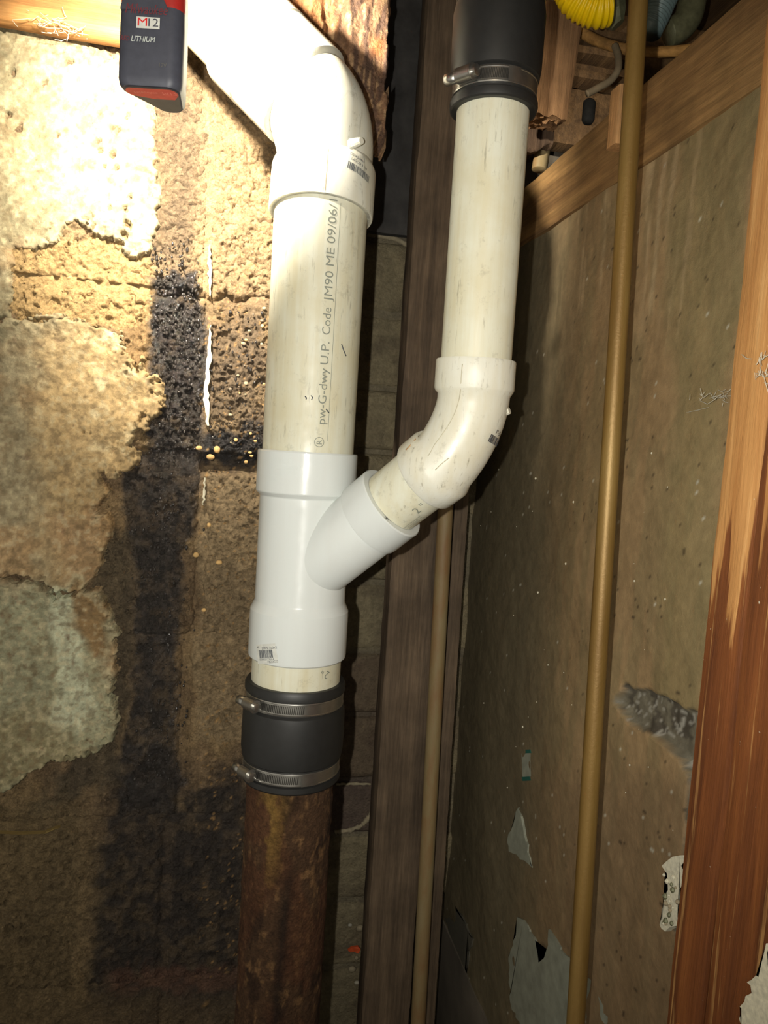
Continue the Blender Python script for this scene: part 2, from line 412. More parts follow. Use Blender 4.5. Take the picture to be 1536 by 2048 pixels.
# ---- colour map of the back wall (albedo only)
TAR = [(-50, 0), ]
def P_(u, v, poly, soft, u2=None): return sstep(-soft, soft, sd(u, v, poly))
def blendc(c, newc, k):
    return c*(1-k[..., None])+lin(newc)*k[..., None]
def wall_color(X, Z, Y=YB):
    u, v = proj(X, np.full(X.shape, Y), Z)
    n1 = fbm(X, Z, 22, 5, 3); n2 = fbm(X, Z, 90, 4, 9); n3 = fbm(X*2.2, Z*.5, 40, 4, 21)
    uj = u+(n1-.5)*50+(n2-.5)*26; vj = v+(n2-.5)*60
    c = np.zeros(X.shape+(3,))+lin((134, 112, 84))
    c = blendc(c, (166, 140, 100), sstep(.45, .7, n1)*.7)
    wet = np.zeros(X.shape)
    # upper part: tan block faces
    c = blendc(c, (178, 150, 112), P_(uj, vj, [(390, 60), (560, 60), (560, 590), (400, 590)], 40)*.7)
    # brown smeared mortar beside the plaster
    c = blendc(c, (150, 122, 84), P_(uj, vj, [(235, 570), (305, 570), (310, 760), (250, 760)], 16))
    # tar stained band
    def tar(poly, soft, k, colr=(56, 50, 45), w=1.):
        nonlocal c, wet
        q = P_(uj, vj, poly, soft)*k; q2 = np.clip(q*(.9+.25*sstep(.3, .6, n2)), 0, 1)
        c = blendc(c, colr, q2); wet = np.maximum(wet, q*w)
    tar([(308, 190), (400, 190), (405, 600), (300, 600)], 22, .35, (112, 96, 76), .6)
    tar([(300, 560), (410, 540), (412, 930), (290, 940), (318, 800), (300, 700)], 9, .92)
    tar([(410, 700), (540, 600), (540, 930), (400, 930)], 36, .45, (84, 74, 62), .4)
    tar([(415, 860), (540, 850), (540, 935), (400, 935)], 12, .95, (36, 33, 32), .7)
    tar([(225, 900), (402, 900), (388, 1060), (362, 1120), (270, 1140), (250, 1000)], 8, .85)
    tar([(268, 1080), (366, 1080), (362, 1620), (240, 1620), (262, 1400)], 8, .86)
    tar([(230, 1520), (350, 1500), (362, 1600), (500, 1500), (500, 2010), (180, 2010), (190, 1700)], 30, .84, (50, 44, 40), .25)
    tar([(165, 2000), (520, 2000), (520, 2200), (165, 2200)], 40, .6, (66, 58, 46), .2)
    c = blendc(c, (118, 84, 66), P_(uj, vj, [(225, 1945), (480, 1935), (480, 1975), (225, 1985)], 14)*.6)
    c = blendc(c, (158, 138, 106), P_(uj, vj, [(408, 945), (545, 945), (545, 1480), (400, 1480), (395, 1100)], 10)*.75)
    # clean vertical strip left in the tar
    c = blendc(c, (118, 98, 74), P_(uj, vj, [(362, 1100), (392, 1100), (388, 1590), (360, 1590)], 10)*.55)
    c = blendc(c, (84, 76, 62), P_(uj, vj, [(205, 1080), (268, 1060), (262, 1340), (238, 1560), (60, 1640), (150, 1500)], 14)*.8)  # duller, darker band along the edge of the lower plaster coat
    # lower left dull olive
    c = blendc(c, (112, 98, 70), P_(uj, vj, [(-300, 1560), (170, 1600), (190, 1760), (150, 2300), (-300, 2300)], 50)*.7)
    # grains
    gr = fbm(X, Z, 420, 2, 77)
    c = blendc(c, (190, 150, 96), (gr > .80)*sstep(380, 420, u)*.8)
    c = c*(.75+.5*n3)[..., None]
    # bare mortar patch
    c = blendc(c, (182, 152, 104), P_(u+(n2-.5)*30, v+(n2-.5)*30, [(22, 490), (250, 470), (300, 520), (300, 650), (240, 660), (25, 650)], 8))
    return np.clip(c, 0, 1), np.clip(wet, 0, 1)

wall_back = thing('wall_back', (-.2, YB, 0), kind='structure')
zrow = [onY(400, v, YB)[2] for v in (255, 590, 925, 1280, 1640, 1965)]
zs_rows = [zrow[0]+.2] + zrow + [zrow[-1]-.2, zrow[-1]-.4]          # top of each course
xj = [onY(u, v, YB)[0] for u, v in ((415, 100), (418, 420), (412, 760), (402, 1100), (366, 1450), (330, 1800), (330, 2040), (330, 2040))]
XL, XR = -.92, .125
def block_h(x0, x1, z0, z1, rough):
    def f(X, Z):
        e = np.minimum.reduce([X-x0, x1-X, Z-z0, z1-Z]); e = e+(fbm(X, Z, 120, 3, 5)-.5)*.006
        u0, v0 = proj(X, np.full(X.shape, YB), Z)
        h = -(.0035+.0065*sstep(860, 900, v0))*(1-sstep(-.002, .005, e))
        h = h+rough*((fbm(X, Z, 160, 4, 31)-.5)*.009+(fbm(X, Z, 30, 3, 12)-.5)*.006+(vn(X*330, Z*330, 91)-.5)*.0030-np.abs(fbm(X, Z, 130, 3, 93)-.5)*.022*sstep(300, 345, u0)*(1-sstep(905, 930, v0)) - .006*sstep(.66, .74, fbm(X, Z, 210, 2, 95)))
        u, v = proj(X, np.full(X.shape, YB), Z)
        band = P_(u, v, [(268, 560), (405, 560), (380, 1100), (362, 1600), (240, 1600), (265, 1100)], 14)
        h = h+band*(.003+.007*(fbm(X*1.3, Z*.7, 140, 3, 44)-.45))      # lumpy tar lies proud of the block
        return h
    return f
def ext(a0, a1, st):
    n = max(2, int((a1-a0)/st)); a = np.linspace(a0, a1, n); return np.concatenate([[a0], a, [a1]])
for i in range(len(zs_rows)-1):
    zt, zb = zs_rows[i]-.005, zs_rows[i+1]+.005
    if i == 3: zt -= .004
    if i == 2: zb += .006
    edges = [XL, xj[i]-.40, xj[i], XR] if True else None
    for k in range(3):
        x0, x1 = edges[k]+.004, edges[k+1]-.004
        vis = (k >= 1)
        st = (.0016 if i < 4 else .0024) if vis else .008
        if i >= 6: st = .006
        xs = ext(x0, x1, st); zz = ext(zb, zt, st)
        hf = block_h(x0, x1, zb, zt, 1. if i < 3 else .75)
        def hf2(X, Z, hf=hf):
            h = hf(X, Z); h[0, :] = h[-1, :] = -.05; h[:, 0] = h[:, -1] = -.05; return h
        sheetY('concrete_block', xs, zz, YB, hf2, wall_color, M['concrete'], wall_back)
# mortar behind and between the blocks
def mort_h(X, Z):
    u, v = proj(X, np.full(X.shape, YB), Z)
    h = -.0045+(fbm(X, Z, 150, 4, 61)-.5)*.009
    deep = P_(u, v, [(398, 908), (545, 900), (545, 946), (398, 946)], 3)
    h = h-.022*deep
    crack = P_(u, v+(fbm(X, Z, 60, 3, 8)-.5)*40, [(300, 583), (400, 588), (540, 590), (540, 600), (400, 598), (300, 592)], 3)
    return h-.012*crack
def mort_c(X, Z):
    c, wt = wall_color(X, Z); return np.clip(c*1.05, 0, 1), wt
sheetY('mortar', np.arange(XL, XR, .0026), np.arange(zs_rows[-1], zs_rows[0]+.1, .0026), YB, mort_h, mort_c, M['concrete'], wall_back)
# end face of the block wall where it stops at the recess
V, Fs = box_vf((XR-.02, YB+.001, 0), (XR, YR+.02, 2.2)); link('wall_end', V, Fs, M['floorm'], wall_back)
V, Fs = box_vf((XL-.4, YB+.03, 0), (XR-.02, YR+.3, 2.2)); link('wall_core', V, Fs, M['floorm'], wall_back)
# white leached streak down the joint
def streak(name, pts, wd, m, par, Y=YB, th=.0015, seed=0):
    r = random.Random(seed); L = []; Rr = []
    for i in range(len(pts)-1):
        for k in range(8):
            t = k/8; u = pts[i][0]*(1-t)+pts[i+1][0]*t; v = pts[i][1]*(1-t)+pts[i+1][1]*t
            ww = (wd[i]*(1-t)+wd[i+1]*t)*r.uniform(.55, 1.35); j = r.uniform(-1.6, 1.6)
            L.append(onY(u-ww/2+j, v, Y)); Rr.append(onY(u+ww/2+j, v, Y))
    V = []; Fs = []
    for a, b in zip(L, Rr):
        V += [a+[0, .006, 0], a+[0, -th*.3, 0], (a+b)/2+[0, -th, 0], b+[0, -th*.3, 0], b+[0, .006, 0]]
    for i in range(len(L)-1):
        for k in range(4): Fs.append((i*5+k, i*5+k+1, i*5+5+k+1, i*5+5+k))
    return link(name, V, Fs, m, par)
streak('lime_streak', [(419, 490), (420, 540), (421, 600)], [3, 8, 2], M['white_bits'], wall_back, YB-.003, seed=1)
streak('lime_streak', [(421, 650), (418, 720), (412, 790), (416, 860)], [2, 9, 11, 3], M['white_bits'], wall_back, YB-.004, seed=2)
streak('lime_streak', [(410, 955), (408, 1000), (404, 1012)], [4, 4, 1], M['white_bits'], wall_back, YB-.004, seed=3)
M['pebble_g'] = flat('grey_pebble', L3(112, 100, 84), .9, 0, .25, 90); M['mortar_pale'] = flat('pale_mortar', L3(150, 138, 112), .9, 0, .2, 200)
def tint_line(): pass
streak('lime_streak', [(-20, 1665), (40, 1668), (90, 1666), (120, 1654)], [5, 5, 7, 3], flat('yellow_mortar', L3(128, 108, 60), .9), wall_back, YB-.006, seed=9)
def pebble(u, v, r, par, Y=YB, m=None, seed=0, name='pebble'):
    rr = np.random.RandomState(seed); c = onY(u, v, Y); bm = bmesh.new(); bmesh.ops.create_icosphere(bm, subdivisions=2, radius=r)
    V = np.array([q.co[:] for q in bm.verts]); Fs = [[q.index for q in f.verts] for f in bm.faces]; bm.free()
    V = V*(1+(rr.rand(len(V), 1)-.5)*.15)*np.array([rr.uniform(.8, 1.3), .7, rr.uniform(.7, 1.1)])
    return link(name, V+c, Fs, m or M['pebble'], par, smooth=True)
for k, (u, v, r) in enumerate([(398, 896, .0036), (434, 899, .0042), (421, 914, .004), (492, 924, .0026), (503, 912, .002), (392, 1110, .003), (418, 1050, .0024), (438, 1125, .0034), (500, 905, .002), (408, 1220, .0028)]):
    pebble(u, v, r, wall_back, YB-.004, seed=k)
# rubble lumps at the right of the upper course
for k in range(26):
    r = random.Random(k+50); pebble(r.uniform(455, 530), r.uniform(600, 900), r.uniform(.0011, .0024), wall_back, YB-.0005, M['concrete_plain'] if 'concrete_plain' in M else [M['pebble'], M['pebble_g'], M['mortar_pale']][k % 3], 90+k)

# glossy tar beads added to catch glints: one uncounted mass in the stained band
bm = bmesh.new(); bmesh.ops.create_icosphere(bm, subdivisions=2, radius=1); bV = np.array([q.co[:] for q in bm.verts]); bF = [[q.index for q in f.verts] for f in bm.faces]; bm.free()
P = []; r = random.Random(77)
while len(P) < 900:
    k = r.random()
    if k < .55: u, v = r.uniform(302, 400), r.triangular(470, 940, 640)
    elif k < .9: u, v = r.gauss(325, 28), r.uniform(900, 1560)
    else: u, v = r.uniform(420, 530), r.uniform(620, 930)
    rr = r.uniform(.0006, .0018); st_ = r.uniform(.8, 1.9)
    P.append((bV*np.array([rr, rr*.8, rr*st_])+onY(u, v, YB-.0005-r.random()*.0045), bF))
M['wet_tar'] = flat('wet_tar', L3(44, 40, 37), .1); M['wet_tar'].node_tree.nodes['Principled BSDF'].inputs['Specular IOR Level'].default_value = .8
V, Fs = merge(P); o = link('glint_beads', V, np.array([f for f in Fs]), M['wet_tar'], wall_back, smooth=True); o['kind'] = 'stuff'
# ---- plaster coats with ragged edges, raised from the blocks
pA = [(-420, -40), (60, 60), (150, 78), (260, 118), (318, 150), (312, 300), (322, 420), (300, 505), (262, 520), (243, 500), (244, 482), (186, 472), (172, 448), (152, 440), (124, 470), (110, 492), (30, 500), (26, 560), (28, 632), (120, 630), (150, 640), (-420, 640)]
pB = [(-420, 641), (150, 641), (196, 652), (238, 668), (262, 706), (275, 742), (290, 712), (296, 752), (322, 758), (334, 795), (330, 815), (308, 836), (296, 858), (270, 866), (262, 890), (282, 908), (280, 926), (256, 944), (228, 958), (208, 950), (206, 962), (222, 966), (222, 988), (206, 1008), (194, 1014), (200, 1022), (218, 1024), (226, 1050), (216, 1090), (206, 1120), (192, 1148), (184, 1168), (150, 1180), (114, 1184), (92, 1160), (40, 1152), (-420, 1146)]
pC = [(-420, 1149), (40, 1155), (90, 1163), (112, 1188), (150, 1184), (188, 1172), (200, 1172), (212, 1200), (232, 1236), (238, 1262), (234, 1290), (238, 1330), (230, 1380), (240, 1440), (236, 1466), (214, 1484), (200, 1500), (176, 1496), (150, 1520), (120, 1518), (92, 1524), (62, 1542), (30, 1566), (-30, 1590), (-420, 1660)]
def plaster_color(X, Z):
    u, v = proj(X, np.full(X.shape, YB), Z)
    n1 = fbm(X, Z, 16, 5, 103); n2 = fbm(X, Z, 60, 5, 109); n3 = fbm(X*2, Z*.6, 70, 4, 121)
    uj = u+(n1-.5)*110+(n2-.5)*40; vj = v+(n2-.5)*90
    c = np.zeros(X.shape+(3,))+lin((150, 138, 108))
    c = blendc(c, (176, 148, 102), P_(uj, vj, [(90, 640), (360, 640), (360, 1160), (100, 1160), (60, 900)], 50)*.8)
    c = blendc(c, (162, 126, 84), sstep(.5, .68, n1)*.55)
    c = blendc(c, (196, 184, 148), sstep(.55, .75, n2)*sstep(120, 220, uj)*.6)
    c = blendc(c, (148, 118, 84), P_(uj, vj, [(100, 1040), (230, 1000), (215, 1165), (120, 1175)], 30)*.7)
    c = blendc(c, (140, 140, 112), P_(uj, vj, [(-400, 1180), (230, 1180), (250, 1600), (-400, 1700)], 30)*.85)
    c = blendc(c, (186, 188, 158), P_(uj, vj, [(105, 1180), (150, 1190), (180, 1300), (190, 1380), (200, 1470), (120, 1440), (130, 1330), (110, 1240)], 10)*.85)
    c = blendc(c, (134, 100, 58), P_(uj, vj, [(155, 1185), (200, 1185), (232, 1300), (215, 1330), (190, 1290), (160, 1240)], 12)*.8)
    c = blendc(c, (124, 112, 78), P_(uj, vj, [(-400, 1420), (120, 1420), (170, 1540), (-400, 1640)], 30)*.6)
    c = blendc(c, (128, 120, 92), P_(uj, vj, [(-400, 0), (90, 40), (110, 460), (30, 500), (20, 700), (-400, 1100)], 40)*.7)
    c = blendc(c, (96, 82, 62), sstep(.64, .72, n3)*.25)
    c = blendc(c, (112, 84, 64), sstep(.74, .8, fbm(X, Z, 130, 3, 133))*.5)
    n4 = fbm(X, Z, 170, 4, 141)
    c = blendc(c, (186, 172, 136), sstep(.56, .7, n4)*.45); c = blendc(c, (112, 94, 66), sstep(.46, .34, n4)*.5)
    c = c*(.82+.36*n2)[..., None]
    return np.clip(c, 0, 1), np.full(X.shape, .05)
PITS = [(196, 282, 6), (202, 306, 5), (212, 335, 7), (226, 313, 6), (238, 265, 5), (228, 262, 4), (200, 232, 3), (256, 235, 4), (222, 415, 4), (262, 398, 7), (252, 420, 6), (256, 452, 9), (250, 474, 7), (236, 340, 4), (140, 128, 8), (26, 150, 8), (90, 170, 7), (118, 275, 4), (18, 232, 6), (40, 262, 6), (170, 862, 4), (184, 865, 3), (305, 785, 5), (288, 832, 6), (282, 842, 5)]
def plaster(poly, T, lift, name='plaster_coat'):
    def sdf(X, Z):
        u, v = proj(X, np.full(X.shape, YB), Z)
        return sd(u, v, poly)+(fbm(X, Z, 110, 3, 7)-.5)*22+(fbm(X, Z, 420, 2, 8)-.5)*10
    def h(X, Z):
        s = sdf(X, Z)/1650.
        u, v = proj(X, np.full(X.shape, YB), Z)
        hh = T+lift*np.exp(-np.clip(s, 0, 1)/.03)+(fbm(X, Z, 35, 4, 15)-.5)*.006+(fbm(X, Z, 240, 3, 16)-.5)*.0016
        for (pu, pv, pr) in PITS: hh = hh-.011*sstep(pr+2, pr-2, np.hypot((u-pu)*1.2, v-pv)+(fbm(X, Z, 260, 2, 19)-.5)*14)
        pit = sstep(.70, .76, fbm(X, Z, 190, 2, 18))*sstep(.03, 0, s)
        hh = hh-.006*pit
        return np.where(s > 0, hh*sstep(-.0005, .0022, s)+.0, -.012)
    def mk(X, Z): return sdf(X, Z) > -4
    z1 = 1.96; z0 = .86
    us = [p[1] for p in poly]; zt = onY(150, min(us), YB)[2]+.03; zb = onY(150, max(us), YB)[2]-.03
    return sheetY(name, np.arange(-.45, -.06, .0015), np.arange(zb, zt, .0015), YB, h, plaster_color, M['plaster'], wall_back, mk)
plaster(pA, .0055, .002); plaster(pB, .006, .013); plaster(pC, .006, .010)
# lower loose coat remains at the lower left
# ---- recess wall (bricks) behind the posts
def rec_c(X, Z):
    n1 = fbm(X, Z, 30, 4, 203); n2 = fbm(X, Z, 140, 3, 209)
    c = np.zeros(X.shape+(3,))+lin((142, 130, 102)); c = blendc(c, (112, 100, 80), sstep(.45, .65, n1)*.7)
    c = c*(.8+.4*n2)[..., None]
    u, v = proj(X, np.full(X.shape, YR), Z)
    c = blendc(c, (92, 76, 70), P_(u, v, [(600, 1562), (900, 1562), (900, 1668), (600, 1668)], 4)*.8)
    c = blendc(c, (84, 62, 54), P_(u, v, [(600, 1310), (900, 1310), (900, 1560), (600, 1560)], 10)*.6)
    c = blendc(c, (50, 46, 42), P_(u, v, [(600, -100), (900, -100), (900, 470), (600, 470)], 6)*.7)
    return np.clip(c, 0, 1), np.full(X.shape, .02)
recess = thing('wall_recess', (.25, YR, 0), kind='structure')
vr = [-300, -60, 100, 250, 400, 478, 628, 778, 905, 1030, 1165, 1305, 1430, 1560, 1668, 1800, 1930, 2060, 2200]
for i in range(len(vr)-1):
    zt = onY(775, vr[i], YR)[2]-.0035; zb = onY(775, vr[i+1], YR)[2]+.0035
    off = (i % 2)*.06
    xe = [.10, .20+off, .30+off, XW+.02] if i % 2 else [.10, .27, XW+.02]
    for k in range(len(xe)-1):
        x0, x1 = xe[k]+.003, xe[k+1]-.003
        xs = ext(x0, x1, .005); zz = ext(zb, zt, .005); push = random.uniform(-.003, .004)
        def hf(X, Z, x0=x0, x1=x1, z0=zb, z1=zt, p=push):
            e = np.minimum.reduce([X-x0, x1-X, Z-z0, z1-Z])
            h = p-.006*(1-sstep(0, .005, e))+(fbm(X, Z, 70, 3, 23)-.5)*.004; h[0, :] = h[-1, :] = -.03; h[:, 0] = h[:, -1] = -.03; return h
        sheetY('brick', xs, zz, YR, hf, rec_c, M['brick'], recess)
def mc(X, Z):
    c, wt = rec_c(X, Z); return np.clip(c*.8+.02, 0, 1), wt
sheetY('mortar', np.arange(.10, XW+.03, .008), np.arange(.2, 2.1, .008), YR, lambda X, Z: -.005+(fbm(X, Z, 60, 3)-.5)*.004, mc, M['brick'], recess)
def ledge(pts, th, seed, m='white_bits', Y=YR):
    """a squeezed-out rope of mortar"""
    P = []; R_ = []; r = random.Random(seed)
    for i in range(len(pts)-1):
        for k in range(7):
            t = k/7; P.append(onY(pts[i][0]*(1-t)+pts[i+1][0]*t, pts[i][1]*(1-t)+pts[i+1][1]*t+r.uniform(-1, 1), Y)); R_.append(th*r.uniform(.7, 1.3))
    return tube('mortar_squeeze', P, R_, M['mortar_pale'], recess, 8)
M['mortar_pale'] = flat('pale_mortar', L3(150, 138, 112), .9, 0, .2, 200)
ledge([(735, 468), (765, 472), (790, 478), (825, 494)], .0042, 1); ledge([(670, 1664), (700, 1660), (722, 1652), (738, 1634), (748, 1615)], .0036, 2)
ledge([(672, 1569), (700, 1567), (748, 1568)], .0022, 3)
# ---- right wall
ZBM = 1.7297; ZBT = 1.8088
def rw_c(Yg, Z):
    u, v = proj(np.full(Yg.shape, XW), Yg, Z)
    n1 = fbm(Yg, Z, 14, 5, 303); n2 = fbm(Yg, Z, 90, 4, 309); n3 = fbm(Yg*2.5, Z*.35, 30, 4, 313)
    uj = u+(n1-.5)*60+(n2-.5)*30; vj = v+(n2-.5)*60
    c = np.zeros(Yg.shape+(3,))+lin((140, 120, 86))
    c = blendc(c, (156, 128, 92), sstep(.42, .6, n3)*.6)
    c = blendc(c, (128, 116, 80), P_(uj, v, [(1350, 100), (1520, 100), (1400, 1460), (1320, 1460)], 26)*.6)
    c = blendc(c, (98, 90, 70), P_(u+(n1-.5)*30, v, [(800, 200), (1140, 200), (1120, 1000), (1050, 2200), (800, 2200)], 70)*.9)  # soft dark left part: a cast shadow painted into the wall colour
    c = blendc(c, (122, 100, 74), P_(uj, vj, [(1080, 1550), (1400, 1550), (1400, 2200), (1080, 2200)], 60)*.6)
    # streaks of old whitewash
    c = blendc(c, (182, 160, 124), sstep(.56, .72, fbm(Yg*6, Z*.5, 22, 3, 325))*P_(u, v, [(1130, 200), (1400, 200), (1360, 640), (1130, 640)], 90)*.55)
    # specks
    c = blendc(c, (60, 48, 36), (fbm(Yg, Z, 230, 2, 331) > .86)*.8*sstep(1080, 1180, u))
    c = blendc(c, (200, 196, 178), (fbm(Yg, Z, 260, 2, 337) > .90)*.7)
    # bare grey coat and dark gap
    q = sd(u+(n2-.5)*22, v+(n2-.5)*22, HOLE)
    c = blendc(c, (108, 102, 86), sstep(-2, 2, q)); c = blendc(c, (66, 60, 52), sstep(-2, 2, q)*sstep(.5, .62, n2)*.8)
    c = blendc(c, (156, 152, 140), sstep(-2, 2, q)*(fbm(Yg, Z, 260, 2, 341) > .68)*.8)
    q = sd(u+(n2-.5)*14, v, GAP); c = blendc(c, (78, 70, 54), sstep(-2, 2, q))
    return np.clip(c, 0, 1), np.full(Yg.shape, .12)
HOLE = [(1215, 1400), (1240, 1372), (1290, 1382), (1360, 1418), (1440, 1440), (1440, 1600), (1378, 1570), (1340, 1510), (1290, 1470), (1250, 1450)]
GAP = [(1372, 1540), (1400, 1540), (1390, 1900), (1350, 1900), (1335, 1840), (1360, 1700), (1368, 1600)]
def rw_h(Yg, Z):
    u, v = proj(np.full(Yg.shape, XW), Yg, Z)
    q = sd(u+(fbm(Yg, Z, 90, 4, 309)-.5)*22, v+(fbm(Yg, Z, 90, 4, 309)-.5)*22, HOLE)
    q2 = sd(u, v, GAP)
    return (fbm(Yg, Z, 12, 4, 350)-.5)*.008-sstep(-1, 5, q)*(.006+.004*fbm(Yg, Z, 150, 3, 351))-sstep(-1, 4, q2)*.006-.004
wall_right = thing('wall_right', (XW, .6, 0), kind='structure')
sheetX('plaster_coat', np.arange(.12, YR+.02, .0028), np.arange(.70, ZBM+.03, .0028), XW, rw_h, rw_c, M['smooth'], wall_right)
V, Fs = box_vf((XW+.035, -.9, 0), (XW+.14, YR+.3, ZBM)); link('wall_core', V, Fs, M['floorm'], wall_right)
V, Fs = box_vf((XW+.001, -.9, 0), (XW+.035, YR+.02, .70)); link('wall_base', V, Fs, M['floorm'], wall_right)
V, Fs = box_vf((XW+.001, -.9, .70), (XW+.035, .12, ZBM)); link('wall_near', V, Fs, M['floorm'], wall_right)
# flakes of pale paint and torn board on the right wall
def flakeX(name, poly, m, th=.0016, X=XW, par=None, jit=3, seed=0):
    r = random.Random(seed); P = []
    n = len(poly)
    for i in range(n):
        a, b = poly[i], poly[(i+1) % n]; L_ = math.hypot(b[0]-a[0], b[1]-a[1]); k_ = max(1, int(L_/9))
        for k in range(k_):
            t = k/k_; P.append((a[0]*(1-t)+b[0]*t+r.uniform(-jit, jit), a[1]*(1-t)+b[1]*t+r.uniform(-jit, jit)))
    bm = bmesh.new(); fr = [bm.verts.new(onX(u, v, X-th)) for u, v in P]; bk = [bm.verts.new(onX(u, v, X-th)+np.array([th+.006, 0, 0])) for u, v in P]
    f = bm.faces.new(fr)
    for i in range(len(P)):
        j = (i+1) % len(P); bm.faces.new((fr[i], bk[i], bk[j], fr[j]))
    bmesh.ops.triangulate(bm, faces=[f]); bm.verts.index_update(); bmesh.ops.recalc_face_normals(bm, faces=bm.faces)
    V = [tuple(q.co) for q in bm.verts]; Fs = [[q.index for q in f.verts] for f in bm.faces]; bm.free()
    return link(name, V, Fs, m, par or wall_right)
XF = XW+.004
flakeX('paint_flake', [(1036, 1832), (1054, 1850), (1076, 1900), (1080, 1925), (1096, 1900), (1098, 1862), (1112, 1885), (1128, 1908), (1148, 1930), (1180, 1960), (1200, 1998), (1222, 2060), (1180, 2075), (1050, 2075), (1022, 2010), (1018, 1920), (1030, 1870)], M['paint_grey'], X=XF, seed=1)
flakeX('paint_flake', [(1034, 1612), (1042, 1640), (1050, 1680), (1064, 1735), (1040, 1716), (1016, 1700), (1014, 1670), (1026, 1650)], M['paint_grey'], X=XF, seed=2, th=.001)
flakeX('paint_flake', [(893, 1790), (910, 1812), (930, 1850), (944, 1880), (936, 1905), (930, 1960), (926, 2060), (918, 2060), (918, 1960), (908, 1900), (890, 1840)], flat('dim_grey_paint', L3(84, 80, 68), .8), X=XF, seed=3, th=.001)
flakeX('plaster_lump', [(1344, 1712), (1358, 1708), (1366, 1722), (1362, 1790), (1356, 1848), (1340, 1852), (1330, 1862), (1318, 1846), (1326, 1820), (1336, 1770), (1326, 1730)], M['white_bits'], X=XF, seed=5, th=.005)
pv_ = [(1536, 1890), (1545, 2060), (1478, 2060), (1482, 2010), (1500, 1985), (1494, 1962), (1520, 1950), (1522, 1920)]
for k in range(22):
    r = random.Random(k+300); p = onX(1342+r.uniform(-16, 14), 1790+r.uniform(-40, 60), XF-.006); rr = r.uniform(.001, .0028)
    V, Fs = tube_vf([p-[0, 0, rr], p, p+[0, 0, rr]], [rr*.4, rr, rr*.4], 7); link('plaster_crumb', V, Fs, [M['white_bits'], M['fitting'], M['mortar_pale']][k % 3], wall_right)
# white specks flung on the right wall and posts
for k in range(46):
    r = random.Random(k+700); u, v = r.uniform(960, 1400), r.uniform(900, 1700)
    if u > 1190 and u < 1250: continue
    p = onX(u, v, XF-.001); rr = r.choice((.0004, .0006, .0009, .0014))
    V, Fs = tube_vf([p-[0, 0, rr], p, p+[0, 0, rr]], [rr*.4, rr, rr*.4], 6); link('paint_speck', V, Fs, M['white_bits'], wall_right)
V, Fs = box_vf((XW+.46, -.9, ZBM), (XW+.52, YR+.06, 2.12)); link('rim_board', V, Fs, M['joist'], wall_right)
V, Fs = box_vf((XW+.10, -.9, ZBM-.06), (XW+.46, YR+.02, ZBM)); link('wall_top', V, Fs, M['floorm'], wall_right)
# ceiling: boards over the joist space
ceiling = thing('ceiling', (0, .5, 2.12), kind='structure')
for k in range(12):
    y0 = -.9+k*.2; wood('ceiling_board', (-1.3, y0+.002, 2.10), (XW+.52, y0+.196, 2.125), M['joist'], ceiling, .05, .001, k)
V, Fs = box_vf((XR, YR+.02, 0), (XW+.52, YR+.06, 2.1)); link('wall_back_core', V, Fs, M['floorm'], recess)

# ================================================================== TIMBERS
# beam lying along the top of the right wall
b = wood('wall_beam', (XW, -.5, ZBM), (XW+.10, YR-.01, ZBT), M['beam'], None, .008, .0012, 4, .003)
tag(b, 'long brown wooden beam running diagonally along the top of the right wall', 'beam')
pc = onX(1435, 1000, XW)
def rp_shape(co): return co
def mat_rpost():
    m, nt, b_ = mat('red_brown_post', .6, 0, .4)
    v = coords(nt, (1, 1, .05)); vu = coords(nt)
    n_ = noise(nt, v, 80, 8, .65, .5)
    raw = ramp(nt, n_, [(.3, L3(150, 98, 48)), (.6, L3(188, 138, 82)), (.75, L3(206, 160, 104))])
    red = ramp(nt, n_, [(.3, L3(82, 43, 18)), (.55, L3(116, 66, 30)), (.75, L3(138, 84, 40))])
    sep = N(nt, 'ShaderNodeSeparateXYZ'); t = N(nt, 'ShaderNodeTexCoord'); nt.links.new(t.outputs['Object'], sep.inputs[0])
    a = N(nt, 'ShaderNodeMath', operation='MULTIPLY_ADD'); nt.links.new(noise(nt, v, 45, 5, .6), a.inputs[0]); a.inputs[1].default_value = .55
    nt.links.new(sep.outputs['Z'], a.inputs[2])
    mr = N(nt, 'ShaderNodeMapRange'); mr.inputs['From Min'].default_value = 1.43+.27; mr.inputs['From Max'].default_value = 1.41+.27
    nt.links.new(a.outputs[0], mr.inputs['Value'])
    c = mixc(nt, raw, red, mr.outputs[0])
    c = mixc(nt, c, L3(196, 150, 92), ramp(nt, noise(nt, coords(nt, (1, 1, .03)), 130, 4, .6), [(.62, g(0)), (.7, g(.7))]))
    c = mixc(nt, c, L3(206, 200, 180), ramp(nt, noise(nt, vu, 220, 3, .6), [(.73, g(0)), (.76, g(.8))]))
    nt.links.new(c, b_.inputs['Base Color']); bump(nt, b_, noise(nt, v, 300, 5, .7), .0009, .8)
    return m
M['rpost'] = mat_rpost()
YP = .5075
def wpost(name, x0, x1, y0, y1, z0, z1, m, **k): return wood(name, (x0, y0, z0), (x1, y1, z1), m, None, **k)
o = wpost('wooden_post', XW-.040, XW-.0045, .414, .452, .0, ZBM+.10, M['rpost'], step=.006, amp=.0012, seed=11)
tag(o, 'narrow wooden post nearest the right wall panel, raw wood above and red-brown stain below', 'post')
o = wpost('wooden_post', XW-.041, XW-.006, .30, .4125, .0, ZBM+.10, M['rpost'], step=.008, amp=.0012, seed=13)
tag(o, 'outermost wide board of the post pair cut off by the right edge', 'post')
flakeX('paint_flake', pv_, M['white_bits'], X=XW-.0412, par=o, th=.0012, jit=4, seed=31)
